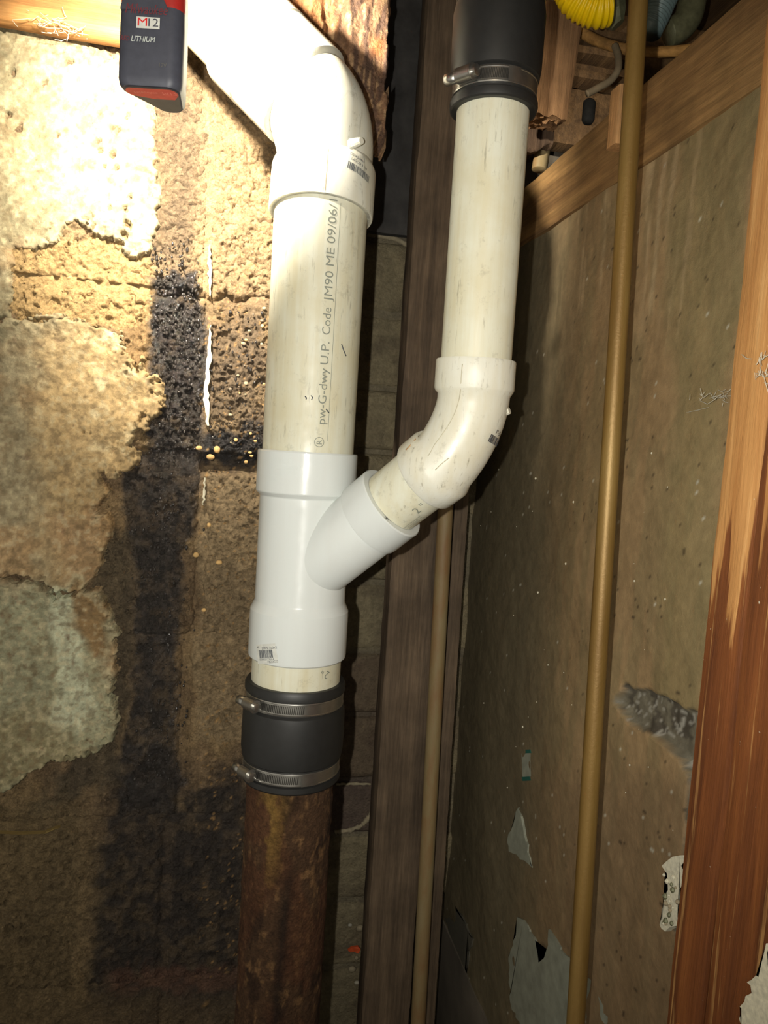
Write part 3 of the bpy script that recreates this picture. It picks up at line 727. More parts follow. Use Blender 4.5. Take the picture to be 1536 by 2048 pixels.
# post in the recess
pl = onY(834, 312, .98); pl2 = onY(722, 2048, .98); pr = onY(925, 700, .98)
lean = (pl2[0]-pl[0])/(pl2[2]-pl[2])
def leaner(z_ref, ln):
    def f(co):
        co = co.copy(); co[:, 0] += (co[:, 2]-z_ref)*ln; return co
    return f
o = wpost('wooden_post', pl[0], pl[0]+.072, .98, 1.02, .0, 2.098, M['post'], step=.008, amp=.0016, seed=17, rnd=.004, shape=leaner(pl[2], lean))
tag(o, 'dark weathered wooden post standing in the corner recess behind the white pipes', 'post')
a = onY(938, 1000, 1.0); a2 = onY(870, 2048, 1.0); ln2 = (a2[0]-a[0])/(a2[2]-a[2])
o = wpost('wooden_strip', a[0]-.020, a[0], 1.0, 1.035, .0, 2.098, M['post'], step=.008, amp=.001, seed=19, rnd=.002, shape=leaner(a[2], ln2))
tag(o, 'narrow upright wooden strip beside the thin rusty pipe in the corner', 'batten')
# thin pipe in the corner
q1 = onY(891, 1015, .965); q2 = onY(836, 2048, .965); t_ = (q1-q2)/(q1[2]-q2[2])
A_ = q2+t_*(0-q2[2]); B_ = q2+t_*(1.62-q2[2])
r_ = 31/2/F*1.0
o = tube('steel_pipe', [A_+(B_-A_)*k/20 for k in range(21)], r_, M['steelpipe'], None, 28); tag(o, 'thin rust-tinted steel pipe standing against the corner post', 'pipe')
# tar board in the recess top
def board_shape(co):
    co = co.copy(); k = co[:, 2] < onY(780, 440, YR-.03)[2]
    co[:, 1] += (fbm(co[:, 0], co[:, 2], 18, 3, 5)-.5)*.012; return co
c0 = onY(712, 462, 1.04); c1 = onY(872, 20, 1.04)
o = wood('tar_board', (c0[0]-.03, 1.035, c0[2]), (c1[0]+.015, 1.047, 2.06), M['tarpaper'], None, .008, .001, 21, .003, board_shape)
tag(o, 'black tarred board filling the top of the recess beside the elbow', 'board')
# rotten plank
Yp = .828
def plank_h(X, Z):
    u, v = proj(X, np.full(X.shape, Yp), Z)
    n = fbm(X*2.2, Z*.45, 60, 5, 401); dec = sstep(720, 620, u)
    h = (n-.5)*(.010+.012*dec)+(fbm(X, Z, 70, 4, 402)-.5)*.014*dec+.010*sstep(-6, 6, sd(u, v, [(690, -80), (780, -80), (770, 300), (740, 300), (735, 240), (690, 150)]))
    n2 = fbm(X*3, Z*.5, 120, 3, 405)
    e = sd(u+(n2-.5)*26, v+(n2-.5)*34, PLK)
    return np.where(e > 0, h*1., -.03-.0*e)
PLK = [(500, -260), (775, -260), (778, -20), (774, 160), (770, 290), (762, 292), (752, 276), (738, 292), (728, 270), (600, 262), (520, 150), (480, 20)]
def plank_c(X, Z):
    u, v = proj(X, np.full(X.shape, Yp), Z)
    n1 = fbm(X*3, Z*.6, 60, 5, 411); n2 = fbm(X*2, Z*.6, 160, 4, 415)
    c = np.zeros(X.shape+(3,))+lin((136, 104, 78)); c = blendc(c, (88, 68, 58), sstep(.45, .62, n1)*.85)
    c = blendc(c, (200, 164, 122), sstep(.6, .72, n2)*.7)
    c = blendc(c, (172, 116, 66), P_(u+(n2-.5)*60, v, [(480, -200), (680, -200), (650, 200), (480, 200)], 20)*.6)  # orange tint paints the lamplight on the left part into the wood
    c = blendc(c, (180, 110, 52), P_(u, v, [(740, 85), (765, 85), (760, 120), (742, 118)], 14)*.6)
    return np.clip(c, 0, 1), np.zeros(X.shape)
M['rot'] = mat_surface('rotten_fibres', 260, .0012, 700, .25)
xs = np.arange(onY(470, 0, Yp)[0], onY(800, 0, Yp)[0], .0016); zz = np.arange(onY(700, 310, Yp)[2], onY(700, -250, Yp)[2], .0018)
def pm(X, Z):
    return plank_h(X, Z) > -.029
pk = sheetY('rotten_plank', xs, zz, Yp, plank_h, plank_c, M['rot'], None, pm)
tag(pk, 'rotten splintered wooden plank with ragged lower end behind the white elbow', 'plank')
# sill board at top left
z0 = onY(115, 54, .86)[2]
o = wood('sill_board', (-.95, .862, z0), (-.115+.0, .888, z0+.14), M['sill'], None, .006, .0014, 31, .004)
tag(o, 'orange-brown wooden sill board along the top of the block wall at upper left', 'board')
# wood stub hanging right of the upper coupling, and the ledge under it
c0 = onY(1086, 228, .86); c1 = onY(1136, 228, .86)
def stub_shape(co):
    co = co.copy(); k = co[:, 2] < c0[2]+.006; co[k, 2] += (fbm(co[k, 0], co[k, 1], 260, 3, 9)-.5)*.012; co[:, 0] += (co[:, 2]-c0[2])*.10; return co
o = wood('wood_stub', (c0[0]-.02, .86, c0[2]), (c1[0], .90, c0[2]+.125), M['stub'], None, .004, .001, 37, .002, stub_shape)
tag(o, 'short sawn wood stub hanging beside the upper black coupling', 'wood block')
c0 = onY(1064, 300, .93); c1 = onY(1150, 300, .93)
def led_shape(co):
    co = co.copy(); co[:, 2] += (co[:, 0]-c0[0])*.35*(co[:, 2] < c0[2]+.02)+(fbm(co[:, 0], co[:, 1], 120, 3, 3)-.5)*.012*(co[:, 2] < c0[2]+.02); return co
o = wood('ledge_board', (c0[0]-.03, .93, c0[2]), (c1[0]-.03, .985, c0[2]+.036), M['post_dark'], None, .004, .001, 41, .002, led_shape)
tag(o, 'decayed ledge board with crumbling lower edge under the wood stub', 'board')
o = wood('joist', (XW-.07-.17, YR-.04, 1.905), (XW+.45, YR-.005, 2.098), M['joist'], None, .012, .001, 43, .003)
tag(o, 'dark floor joist crossing the back of the upper right corner space', 'joist')
a = onX(1247, 290, XW-.006)
o = wood('wood_cleat', (XW-.016, a[1]-.002, a[2]), (XW-.001, a[1]+.018, a[2]+.055), mat_wood('pale_cleat', L3(170, 124, 76), L3(206, 160, 108)), None, .004, .0006, 47)
tag(o, 'small pale wood cleat on the beam behind the copper pipe', 'wood block')
# copper pipe
p1 = at(1277, 0, .62); p2 = at(1151, 2048, .655); tt = (p1-p2)/(p1[2]-p2[2])
A_ = p2+tt*(0-p2[2]); B_ = p2+tt*(2.08-p2[2])
cu = tube('copper_pipe', [A_+(B_-A_)*k/30 for k in range(31)], .0079, M['brass'], None, 32); tag(cu, 'long tarnished brass-coloured copper pipe standing in front of the right wall', 'pipe')

# ================================================================== DRAIN STACK
A0 = at(617, 888, .735)
def axz(z): return np.array([A0[0], A0[1], z])
def zv(v, u=617):   # height of the main axis seen at image row v
    k = ray(u, v); return CZ+k[2]*(np.hypot(A0[0], A0[1])/np.hypot(k[0], k[1]))
base = axz(zv(1356, 590))
stack = thing('pvc_drain', base, 'glued white PVC drain with wye, slanted branch, two elbows and old cream pipes', 'drain pipe')
zt = zv(425, 640); Rm = .0444
mp = lathe('pipe', axz(zv(930, 613)), axz(zt+.045), [(0, Rm), (.1, Rm), (zt+.045-zv(930, 613), Rm)], M['pvc_old'], stack)
lp = lathe('pipe', axz(zv(1378, 589)), axz(zv(1285, 592)), [(0, Rm), (zv(1285, 592)-zv(1378, 589), Rm)], M['pvc_old'], stack); lp['label'] = 'short cream pipe end below the wye'
mp['label'] = 'cream large pipe with grey lettering'
# wye
zh0, zh1, zl0, zl1 = zv(903, 613), zv(985, 612), zv(1222, 596), zv(1310, 592)
prof = [(0, Rm+.0002), (0, .0468), (.0015, .0484), (.004, .0488), (zl0-.002-zl1-.0, .0488), (zl0-zl1+.003, .0486), (zl0-zl1+.011, .0450), (zl0-zl1+.0125, .0446), (zh1-zl1-.0045, .0446), (zh1-zl1-.0035, .0450), (zh1-zl1, .0484), (zh1-zl1+.001, .0488), (zh0-zl1-.0015, .0488), (zh0-zl1, .0480), (zh0-zl1, Rm+.0002)]
wye = lathe('wye_fitting', axz(zl1), axz(zh0), prof, M['pvc_new'], stack, 96); sharp(wye, 17); wye['label'] = 'glossy new white wye fitting'
bE = at(785, 1004, .692); bS = axz(zv(1150, 601)); db = (bE-bS)/np.linalg.norm(bE-bS); Lb = np.linalg.norm(bE-bS)
# stub leaves the body near its front half
Rb = .0303
bm_p, bm_r = lathe_pts(bS, bE, [(0, .0352), (Lb-.034, .0352), (Lb-.0325, .0345), (Lb-.0315, .0345), (Lb-.030, .0372), (Lb-.0275, .0375), (Lb-.0012, .0375), (Lb, .0365), (Lb, Rb+.0009), (Lb-.0008, Rb+.0007), (Lb-.001, Rb-.001)])
br = tube('branch_socket', bm_p, bm_r, M['pvc_new'], wye, 80, False); sharp(br)
# slanted pipe and elbow
eL = at(851, 952, .668); eU = at(952, 722, .645); up = np.array([0, 0, 1.])
dS = (eL-bE)/np.linalg.norm(eL-bE)
sp = lathe('pipe', bE-dS*.02, eL+dS*.02, [(0, Rb), (np.linalg.norm(eL-bE)+.04, Rb)], M['pvc_branch'], stack); sp['label'] = 'short cream slanted pipe marked 2 inch'
# right vertical pipe axis
vt = at(986, 225, .622); vb = at(952, 722, .642); dv = (vt-vb)/np.linalg.norm(vt-vb)
Rv = .0301
# elbow: lower hub at eL along dS, bend, upper hub ends at vb along dv
h_ = .022; h2 = .028; e1 = eL+dS*h_; e2 = vb-dv*h2; Wx = at(941, 856, .652)
pts = [eL, eL, eL, eL+dS*.0015, eL+dS*(h_-.003), e1-dS*.0005, e1+dS*.002]; rad = [Rb+.0003, .0325, .0342, .0350, .0350, .0340, .0312]
kk = np.linalg.norm(e2-e1)*.42
for t in np.linspace(0, 1, 16)[1:-1]:
    pA_ = e1+dS*.003; pD_ = e2-dv*.003; pB_ = pA_+(Wx-pA_)*.62; pC_ = pD_+(Wx-pD_)*.62
    pts.append((1-t)**3*pA_+3*(1-t)**2*t*pB_+3*(1-t)*t*t*pC_+t**3*pD_); rad.append(.0309)
pts += [e2-dv*.001, e2+dv*.002, e2+dv*.004, vb-dv*.0015, vb, vb, vb]; rad += [.0311, .0334, .0342, .0342, .0338, .0325, Rv+.0003]
el = tube('elbow_fitting', pts, rad, M['pvc_elbow'], stack, 72); sharp(el, 40); el['label'] = 'used off-white elbow of the branch'
# moulded seam and gate nub of the elbow
V, Fs = tube_vf([at(1000, 830, .628)+np.array([-.002, .014, 0]), at(1010, 824, .640), at(1019, 821, .638)], [.0042, .0036, .003], 12); link('sprue_nub', V, Fs, M['pvc_elbow'], el)
vp = lathe('pipe', vb-dv*.02, vt+dv*.09, [(0, Rv), (.2, Rv), (np.linalg.norm(vt-vb)+.11, Rv)], M['pvc_old'], stack); vp['label'] = 'cream pipe rising right of the large one'
# large elbow at the top: slightly tipped hub, bend and upper hub
hb = axz(zv(432, 643))+np.array([0, 0, 0]); dh = np.array([.035, .13, 1.]); dh /= np.linalg.norm(dh)
ex = at(612, 196, .700); exd = at(440, 22, .715)-ex; exd /= np.linalg.norm(exd)
Lh = .046; e1 = hb+dh*Lh; e2 = ex-exd*.002; Wb = at(652, 236, .70)
pts = [hb+dh*.02, hb+dh*.014, hb, hb, hb+dh*.0015, hb+dh*(Lh-.004), hb+dh*(Lh-.001), e1+dh*.0045, e1+dh*.008]; rad = [.0446, .0464, .0474, .0490, .0497, .0497, .0490, .0462, .0456]
pA_ = e1+dh*.009; kk = np.linalg.norm(e2-pA_)*.40; pB_ = pA_+(Wb-pA_)*.6; pD_ = e2; pC_ = pD_-exd*np.linalg.norm(Wb-pD_)*.7
for t in np.linspace(0, 1, 26)[1:-1]:
    pts.append((1-t)**3*pA_+3*(1-t)**2*t*pB_+3*(1-t)*t*t*pC_+t**3*pD_); rad.append(.0455+.001*math.sin(t*3.14))
pts += [e2, e2+exd*.0015, e2+exd*.003, e2+exd*.050, e2+exd*.052, e2+exd*.054, e2+exd*.085, e2+exd*.0865, e2+exd*.0865]; rad += [.0455, .0484, .0497, .0497, .0478, .0500, .0500, .0488, .0446]
be = tube('elbow_fitting', pts, rad, M['pvc_elbow'], stack, 96, False); sharp(be, 35); be['label'] = 'large cream elbow turning to the upper left'
V, Fs = tube_vf([at(708, 281, .655), at(716, 281, .648), at(722, 280, .648)], [.004, .0032, .0030], 10); 
for_nub = at(714, 281, .662)
V, Fs = tube_vf([for_nub+np.array([-.004, .010, 0]), for_nub+np.array([.002, .002, 0]), for_nub+np.array([.004, -.001, 0])], [.0045, .0036, .0028], 12); link('sprue_nub', V, Fs, M['pvc_elbow'], be)
upx = e2+exd*.03
pp = tube('pipe', [upx+exd*(k*.05) for k in range(6)], Rm, M['pvc_old'], stack, 72); pp['label'] = 'large pipe leaving towards the upper left'

# lettering
def printed(name, parts, m, parent):
    V, Fs = merge(parts); return link(name, V, Fs, m, parent)
mA, mB = axz(zv(1378, 589)), axz(zt+.045); zA = mA[2]
def zf(v, u=640):
    k = ray(u, v); return CZ+k[2]*((np.hypot(A0[0], A0[1])-Rm)/np.hypot(k[0], k[1]))
prt = []
for s, va, vb_ in (('pw-G-dwy', 848, 736), ('U.P.', 728, 683), ('Code', 668, 614), ('JM90', 601, 541), ('ME', 529, 494), ('09/06/1', 484, 396)):
    V, Fs = text_vf(s, .0105); za, zb_ = zf(va, 640), zf(vb_, 650); V = fit(V, zb_-za); V[:, 1] *= 1.05
    V = np.stack([V[:, 0], V[:, 1], V[:, 2]], 1)
    prt.append((wrap(V, mA, mB, Rm, za-zA, .225, math.pi/2), Fs))
# ring round the R
V, Fs = text_vf('R', .0075); V[:, 0] -= V[:, 0].mean(); V[:, 1] -= V[:, 1].mean(); prt.append((wrap(V, mA, mB, Rm, zf(884, 635)-zA, .125, math.pi/2), Fs))
th = np.linspace(0, 2*np.pi, 25); V = []; Fs = []
for a_ in th: V += [(.0041*math.cos(a_), .0041*math.sin(a_), 0), (.0047*math.cos(a_), .0047*math.sin(a_), 0)]
for i in range(24): Fs.append((2*i, 2*i+1, 2*i+3, 2*i+2))
prt.append((wrap(np.array(V), mA, mB, Rm, zf(884, 635)-zA, .125, math.pi/2), Fs))
prl = []
for s, u_, v_, a_ in (('2', .62, 1329, 2.6), ('"', .50, 1321, 2.6)):
    V, Fs = text_vf(s, .011); V[:, 0] -= V[:, 0].mean(); V[:, 1] -= V[:, 1].mean(); prl.append((wrap(V, mA, mB, Rm, zv(v_, 590)-zA, u_, a_), Fs))
V, Fs = grid_rect(0, 0, .0004, zv(430, 640)-zv(880, 620), 1); prt.append((wrap(V, mA, mB, Rm, zv(880, 620)-zA, .30, 0, .0003), Fs))
printed('lettering', prt, M['ink'], mp); printed('lettering', prl, M['ink'], lp)
# 2" on the slanted pipe
sA, sB = bE-dS*.02, eL+dS*.02
V, Fs = text_vf('2 "', .0115); V[:, 0] *= 1.0; pr_ = [(wrap(V, sA, sB, Rb, .020+.026, .56, math.pi/2), Fs)]
for k in range(3):
    V, Fs = text_vf('ASTM D2665 NSF', .0028); pr_.append((wrap(V, sA, sB, Rb, .020+.004, .74+k*.1, math.pi/2), Fs))
printed('lettering', pr_, M['ink'], sp)
# embossed marks on the upper hub of the wye
hubA = axz(zl1); hubB = axz(zh0)
def raised(s, size, v, phi, parent, r=.0488, off=.001):
    V, Fs = text_vf(s, size); P0 = wrap(V, hubA, hubB, r, zv(v, 612)-hubA[2], phi, 0, off); P1 = wrap(V, hubA, hubB, r, zv(v, 612)-hubA[2], phi, 0, -.0003)
    return P0, Fs
pr_ = [raised('NIBCO', .0078, 928, -.86, wye), raised('PVC-DWV', .0062, 940, -.87, wye), raised('D2665', .0058, 951, -.86, wye), raised('USA', .0064, 962, -.87, wye), raised('3x3x2', .0062, 938, -.52, wye), raised('DWV  nsf', .0056, 948, -.56, wye)]
th = np.linspace(0, 2*np.pi, 25); V = []; Fs = []
for a_ in th: V += [(.0040*math.cos(a_), .0040*math.sin(a_), 0), (.0046*math.cos(a_), .0046*math.sin(a_), 0)]
for i in range(24): Fs.append((2*i, 2*i+1, 2*i+3, 2*i+2))
pr_.append((wrap(np.array(V), hubA, hubB, .0488, zv(954, 612)-hubA[2], -.20, 0, .0006), Fs))
printed('raised_lettering', pr_, M['pvc_new'], wye)
# barcode sticker on the lower hub
def sticker(cx, cy, phi, v, w_, h_, ang, parent, A, B, r, zz0, paper=True, nb=24, texts=(), seed=1):
    if paper:
        V, Fs = grid_rect(-w_/2, -h_/2, w_/2, h_/2, 8); link('sticker', wrap(V, A, B, r, zz0, phi, ang, .0003), Fs, M['paper'], parent)
    P = []; V, Fs = bars(-w_*.36, -h_*.22, w_*.34, h_*.2, nb, seed); P.append((wrap(V, A, B, r, zz0, phi, ang, .0005), Fs))
    for s, x, y, sz in texts:
        V, Fs = text_vf(s, sz); V[:, 0] += x; V[:, 1] += y; P.append((wrap(V, A, B, r, zz0, phi, ang, .0005), Fs))
    printed('barcode', P, M['bar'], parent)
sticker(0, 0, -.74, 0, .0245, .0185, .24, wye, hubA, hubB, .0488, zv(1288, 592)-hubA[2], True, 22, (('DWV 3x3x2', -.004, .0042, .0034), ('40', -.0108, .0055, .003), ('0 39923 12745 4', -.0088, -.0062, .0025), ('MEXICO', .001, -.0088, .003)), 3)
# barcode on the big elbow's hub and on the branch elbow
sticker(0, 0, .62, 0, .040, .016, -.12, be, hb, hb+dh*.1, .0497, .0285, False, 30, (('LASCO 3 1/4', -.012, .0055, .0036), ('D2665 0410', -.014, .0098, .0034)), 5)
V, Fs = grid_rect(-.0003, .002, .0003, Lh-.002, 1); link('mould_seam', wrap(V, hb, hb+dh*.1, .0497, 0, -.05, 0, .0004), Fs, M['mortar_pale'], be)
el_c = at(965, 850, .64)
# elbow barcode: on the bend, treated as a short cylinder
cA = at(921, 905, .652); cB = at(947, 808, .645)
sticker(0, 0, .58, 0, .019, .016, -.25, el, cA, cB, .0320, np.linalg.norm(cB-cA)*.42, False, 10, (('P-5', -.003, .0055, .005),), 9)
# seam line along the branch elbow
sm = []
for (u, v) in ((922, 745), (921, 780), (917, 815), (905, 842), (888, 868), (866, 900), (856, 912)):
    sm.append((u, v))
Pm = []
for i, (u, v) in enumerate(sm):
    # put the seam on the surface of the swept elbow
    cpts = np.array(pts) if False else None
    Pm.append((u, v))
elp = [e for e in [None]]

from mathutils.bvhtree import BVHTree
def surf(o, px, push=.00005):
    dg = bpy.context.evaluated_depsgraph_get(); t = BVHTree.FromPolygons([Vector(v.co)+Vector(ROOT[o.name]) for v in o.data.vertices], [tuple(p.vertices) for p in o.data.polygons])
    out = []
    for u, v in px:
        d = ray(u, v); h = t.ray_cast(Vector(CC), Vector(d/np.linalg.norm(d)))
        if h[0] is not None: out.append(np.array(h[0])+np.array(h[1])*push)
    return out
def seam(o, px, r=.0004, m=None):
    P = surf(o, px)
    if len(P) > 2: link('mould_seam', *tube_vf(P, r, 6), m or M['seam'], o, smooth=True)
M['seam'] = flat('seam_shade', L3(186, 180, 156), .5)
seam(el, [(925, 728), (923, 745), (922, 765), (921, 780), (918, 800), (912, 820), (904, 838), (894, 855), (882, 872), (870, 888), (862, 903), (856, 912)])
seam(el, [(870, 940), (880, 930), (890, 922), (898, 916)])
seam(el, [(838, 812+60), (830, 880), (820, 892), (812, 900)], .0007, flat('brown_scuff', L3(168, 130, 84), .7))
seam(be, [(556, 432), (560, 424), (575, 414), (600, 405), (640, 402), (680, 408), (715, 424), (735, 440)], .0006) if False else None
# scratches and dark ticks on the cream pipes
for nm, o_, px in (('scratch', mp, [(683, 688), (687, 700), (692, 712)]), ('scratch', mp, [(622, 791), (625, 795), (623, 800)]), ('scratch', mp, [(610, 793), (613, 796), (612, 799)]), ('scratch', mp, [(652, 818), (655, 822), (658, 826)])):
    P = surf(o_, px, .0001); link(nm, *tube_vf(P, .0006, 6), M['bar'], o_, smooth=True)
# collars of dirt at sockets are left to the material
# ================================================================== COUPLINGS
def clamp(parent, C0, axis, r, width, phi, tail=None, seed=0, tilt=0.):
    """worm-drive clamp: band, slots, screw housing and hex screw"""
    axis = axis/np.linalg.norm(axis)
    bd = lathe('clamp_band', C0-axis*width/2, C0+axis*width/2, [(0, r-.001), (0, r+.0008), (.001, r+.0010), (width*.12, r+.0006), (width*.88, r+.0006), (width-.001, r+.0010), (width, r+.0008), (width, r-.001)], M['steel'], parent, 96)
    n = np.array([0, -1., 0]); n = n-axis*(n@axis); n /= np.linalg.norm(n); b_ = np.cross(n, axis)
    if b_[0] < 0: b_ = -b_
    P = []
    for k in range(26):
        a_ = phi+.16+k*.036
        V = np.array([(-.00045, -width*.30, 0), (.00045, -width*.30, 0), (.0012, width*.30, 0), (.0003, width*.30, 0)], float)
        P.append((wrap(V, C0, C0+axis, r, 0, a_, 0, .0011), [(0, 1, 2, 3)]))
    printed('band_slots', P, M['steel_dark'], bd)
    if tail:
        V, Fs = grid_rect(0, -width*.48, tail[1]*r, width*.48, 8); link('band_tail', wrap(V, C0, C0+axis, r, 0, tail[0], 0, .0016), Fs, M['steel'], bd)
    # housing + screw tangent to the band
    d = np.cos(phi)*n+np.sin(phi)*b_; tg = -np.sin(phi)*n+np.cos(phi)*b_
    hc = C0+d*(r+.0058)
    hp = [hc-tg*.0075, hc-tg*.0070, hc+tg*.0068, hc+tg*.0072]; o1 = tube('screw_housing', hp, [.0052, .0060, .0060, .0050], M['steel'], bd, 20); sharp(o1)
    tube('screw_shank', [hc-tg*.019, hc-tg*.0185, hc-tg*.007], [.0036, .0046, .0046], M['steel'], bd, 16)
    o2 = tube('screw_head', [hc+tg*.0072, hc+tg*.0074, hc+tg*.0084, hc+tg*.0086, hc+tg*.0120, hc+tg*.0124], [.0040, .0064, .0064, .0044, .0044, .0036], M['steel'], bd, 24); sharp(o2)
    tube('screw_slot', [hc+tg*.01235+up_*.0030, hc+tg*.01235-up_*.0030], .0006, M['steel_dark'], o2, 6) if False else None
    return bd
zc0, zc1 = zv(1356, 589), zv(1548, 577)
cb = axz(zc1)
cp = thing('rubber_coupling', cb, 'large black rubber coupling joining the white drain to the rusty pipe below', 'coupling')
H = zc0-zc1
lathe('sleeve', axz(zc1), axz(zc0), [(0, .0448), (0, .0485), (.002, .0500), (.007, .0500), (.008, .0475), (.022, .0475), (.024, .0500), (.032, .0512), (H*.5, .0514), (H-.032, .0510), (H-.026, .0500), (H-.024, .0478), (H-.010, .0478), (H-.009, .0500), (H-.003, .0502), (H, .0485), (H, .0448)], M['rubber'], cp, 96)
up_ = np.array([0, 0, 1.])
clamp(cp, axz(zc0-.0165), up_, .0482, .0125, -.98, None, 1)
clamp(cp, axz(zc1+.0150), up_, .0482, .0125, -1.02, (.12, .36), 2)
# upper right coupling
cp2 = thing('rubber_coupling', vt, 'black rubber coupling at the top right above the upright cream pipe', 'coupling')
cv = vt-dv*.001
lathe('sleeve', cv, cv+dv*.1, [(0, Rv+.0008), (0, .0345), (.001, .0358), (.004, .0364), (.007, .0362), (.0085, .0335), (.024, .0335), (.0255, .0362), (.034, .0372), (.075, .0378), (.082, .0365), (.084, .0345), (.10, .0345), (.102, .0372), (.110, .0372), (.110, .030)], M['rubber'], cp2, 96)
clamp(cp2, cv+dv*.0165, dv, .0342, .0125, -.95, (-.02, .30), 3)
clamp(cp2, cv+dv*.092, dv, .0352, .0125, -.95, None, 4)
ov = lathe('upper_pipe', cv+dv*.10, cv+dv*.40, [(0, .0295), (.30, .0295)], M['pvc_old'], None); ov.name = 'vent_pipe'
tag(ov, 'cream pipe coming down into the upper right black coupling', 'pipe')
# rusty iron pipe below
iA = axz(0.0); iB = axz(zc1+.035)
n_ = 330
pts = [iA+(iB-iA)*(k/n_)**.8 for k in range(n_+1)]
V, Fs = tube_vf(pts, .0436, 180, False)
dd = V-np.array([A0[0], A0[1], 0]); dd[:, 2] = 0; ang_ = np.arctan2(dd[:, 1], dd[:, 0]); xa = ang_*.0436; zz_ = V[:, 2]
nn_ = fbm(xa+3, zz_, 60, 4, 77)-.5; n5 = fbm(xa+3, zz_, 240, 3, 79)-.5
V = V+dd/.0436*(nn_*.0016+n5*.0022)[:, None]
cI = np.zeros((len(V), 3))+lin((88, 64, 44)); m1 = fbm(xa+5, zz_*.6, 60, 5, 81); m2 = fbm(xa+5, zz_*.5, 200, 4, 83)
cI = blendc(cI, (58, 40, 28), sstep(.45, .6, m1)*.8); cI = blendc(cI, (138, 104, 68), sstep(.6, .75, m2)*.8); cI = blendc(cI, (100, 64, 42), sstep(.5, .62, fbm(xa, zz_*.4, 34, 3, 85))*.6)
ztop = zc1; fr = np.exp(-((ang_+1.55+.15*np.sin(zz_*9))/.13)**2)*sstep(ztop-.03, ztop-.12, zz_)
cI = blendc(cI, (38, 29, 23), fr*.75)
cI = blendc(cI, (150, 118, 60), np.exp(-((ang_+2.05)/.3)**2)*sstep(ztop-.13, ztop-.02, zz_)*sstep(.48, .6, m1)*.8)
cI = blendc(cI, (54, 48, 34), sstep(.9, .4, np.abs(ang_+1.35)-.75+.5)*0)
M['rusty'] = mat_surface('rust_crust', 330, .002, 900, .3, .9, .25)
ip = link('iron_pipe', V, np.array(Fs), M['rusty'], None, origin=[A0[0], A0[1], 0], smooth=True, attrs=(np.clip(cI, 0, 1), np.zeros(len(V)))); tag(ip, 'rusty brown cast iron pipe standing below the lower black coupling', 'pipe')

# ================================================================== WORK LIGHT (upper left, close to the camera)
D = .50
tl = at(229, 165, D); tr = at(358, 172, D); ux = (tr-tl)/np.linalg.norm(tr-tl); ux[2] = 0; ux /= np.linalg.norm(ux); uy = np.array([-ux[1], ux[0], 0]); Wt = np.linalg.norm((tr-tl)[:2])
wl = thing('work_light', (tl+tr)/2, 'black and red battery work light hanging close to the camera at upper left', 'work light')
def xsec(n=64, s=1.):
    # rounded triangle, flat side towards the camera
    cs = [(.0085, .0085), (Wt-.0085, .0085), (Wt*.64, .0335)]; rs = [.0085, .0085, .0105]; P = []
    segs = []
    import itertools
    for k, (c_, r) in enumerate(zip(cs, rs)):
        a0 = [(-1.5*math.pi+.35), (-.5*math.pi), (.32)][k]; a1 = [(-.5*math.pi), (.32), (math.pi-.75)][k]
        if k == 0: a0 = math.pi-.75-2*math.pi+0; a1 = -.5*math.pi
        for i in range(n//3): 
            t = a0+(a1-a0)*i/(n//3-1); P.append((c_[0]+r*math.cos(t)*s, c_[1]+r*math.sin(t)*s))
    return np.array(P)
S0 = xsec(); cen = S0.mean(0)
def body(z0, z1, name, m, sc0=1., steps=None, par=wl):
    steps = steps or [(0, .93), (.0015, 1.), (z1-z0, 1.)]
    V = []; Fs = []; k = len(S0)
    for (dz, s) in steps:
        Q = (S0-cen)*s*sc0+cen
        for q in Q: V.append(tl+ux*q[0]+uy*q[1]+np.array([0, 0, z0-tl[2]+dz]))
    for i in range(len(steps)-1):
        for j in range(k): Fs.append((i*k+j, i*k+(j+1) % k, (i+1)*k+(j+1) % k, (i+1)*k+j))
    Fs.append(tuple(reversed(range(k)))); Fs.append(tuple(range((len(steps)-1)*k, len(steps)*k)))
    o = link(name, V, Fs, m, par, smooth=True); sharp(o, 40); return o
zb0 = tl[2]; hgt = .050
bat = body(zb0, zb0+hgt, 'battery', M['black_plastic'], 1., [(0, .90), (.002, .97), (.006, 1.), (hgt-.012, 1.), (hgt, .98)])
han = body(zb0+hgt-.002, zb0+hgt+.085, 'handle', M['red_plastic'], 1.0, [(0, .96), (.004, .99), (.03, .95), (.06, .88), (.087, .86)])
# bottom face: red label and grey rim
def bface(name, f0, f1, s, m, dz):
    Q = (S0-cen)*s+cen; ylim0, ylim1 = f0, f1
    bm = bmesh.new(); vs = [bm.verts.new(tuple(tl+ux*q[0]+uy*min(max(q[1], ylim0), ylim1)+np.array([0, 0, dz]))) for q in Q]
    bmesh.ops.remove_doubles(bm, verts=bm.verts, dist=1e-6); vv = list(bm.verts)
    bm.faces.new(vv); bm.verts.index_update(); V = [tuple(q.co) for q in bm.verts]; Fs = [[q.index for q in f.verts] for f in bm.faces]; bm.free()
    return link(name, V, Fs, m, bat)
bface('base_plate', 0, .05, .84, M['grey_plastic'], -.0004)
bface('base_label', .004, .019, .82, M['red_label'], -.0008)
def flatprint(V, x, z, dy=-.0006):
    """print on the flat side facing the camera; x along ux from tl, z above tl"""
    return np.array([tl+ux*(x+q[0])+uy*dy+np.array([0, 0, z+q[1]]) for q in V])
def ptext(name, s, size, x, z, m, shear=0, w_=None):
    V, Fs = text_vf(s, size); V[:, 0] += V[:, 1]*shear
    if w_: V = fit(V, w_)
    return link(name, flatprint(V, x, z, -.0011), Fs, m, bat)
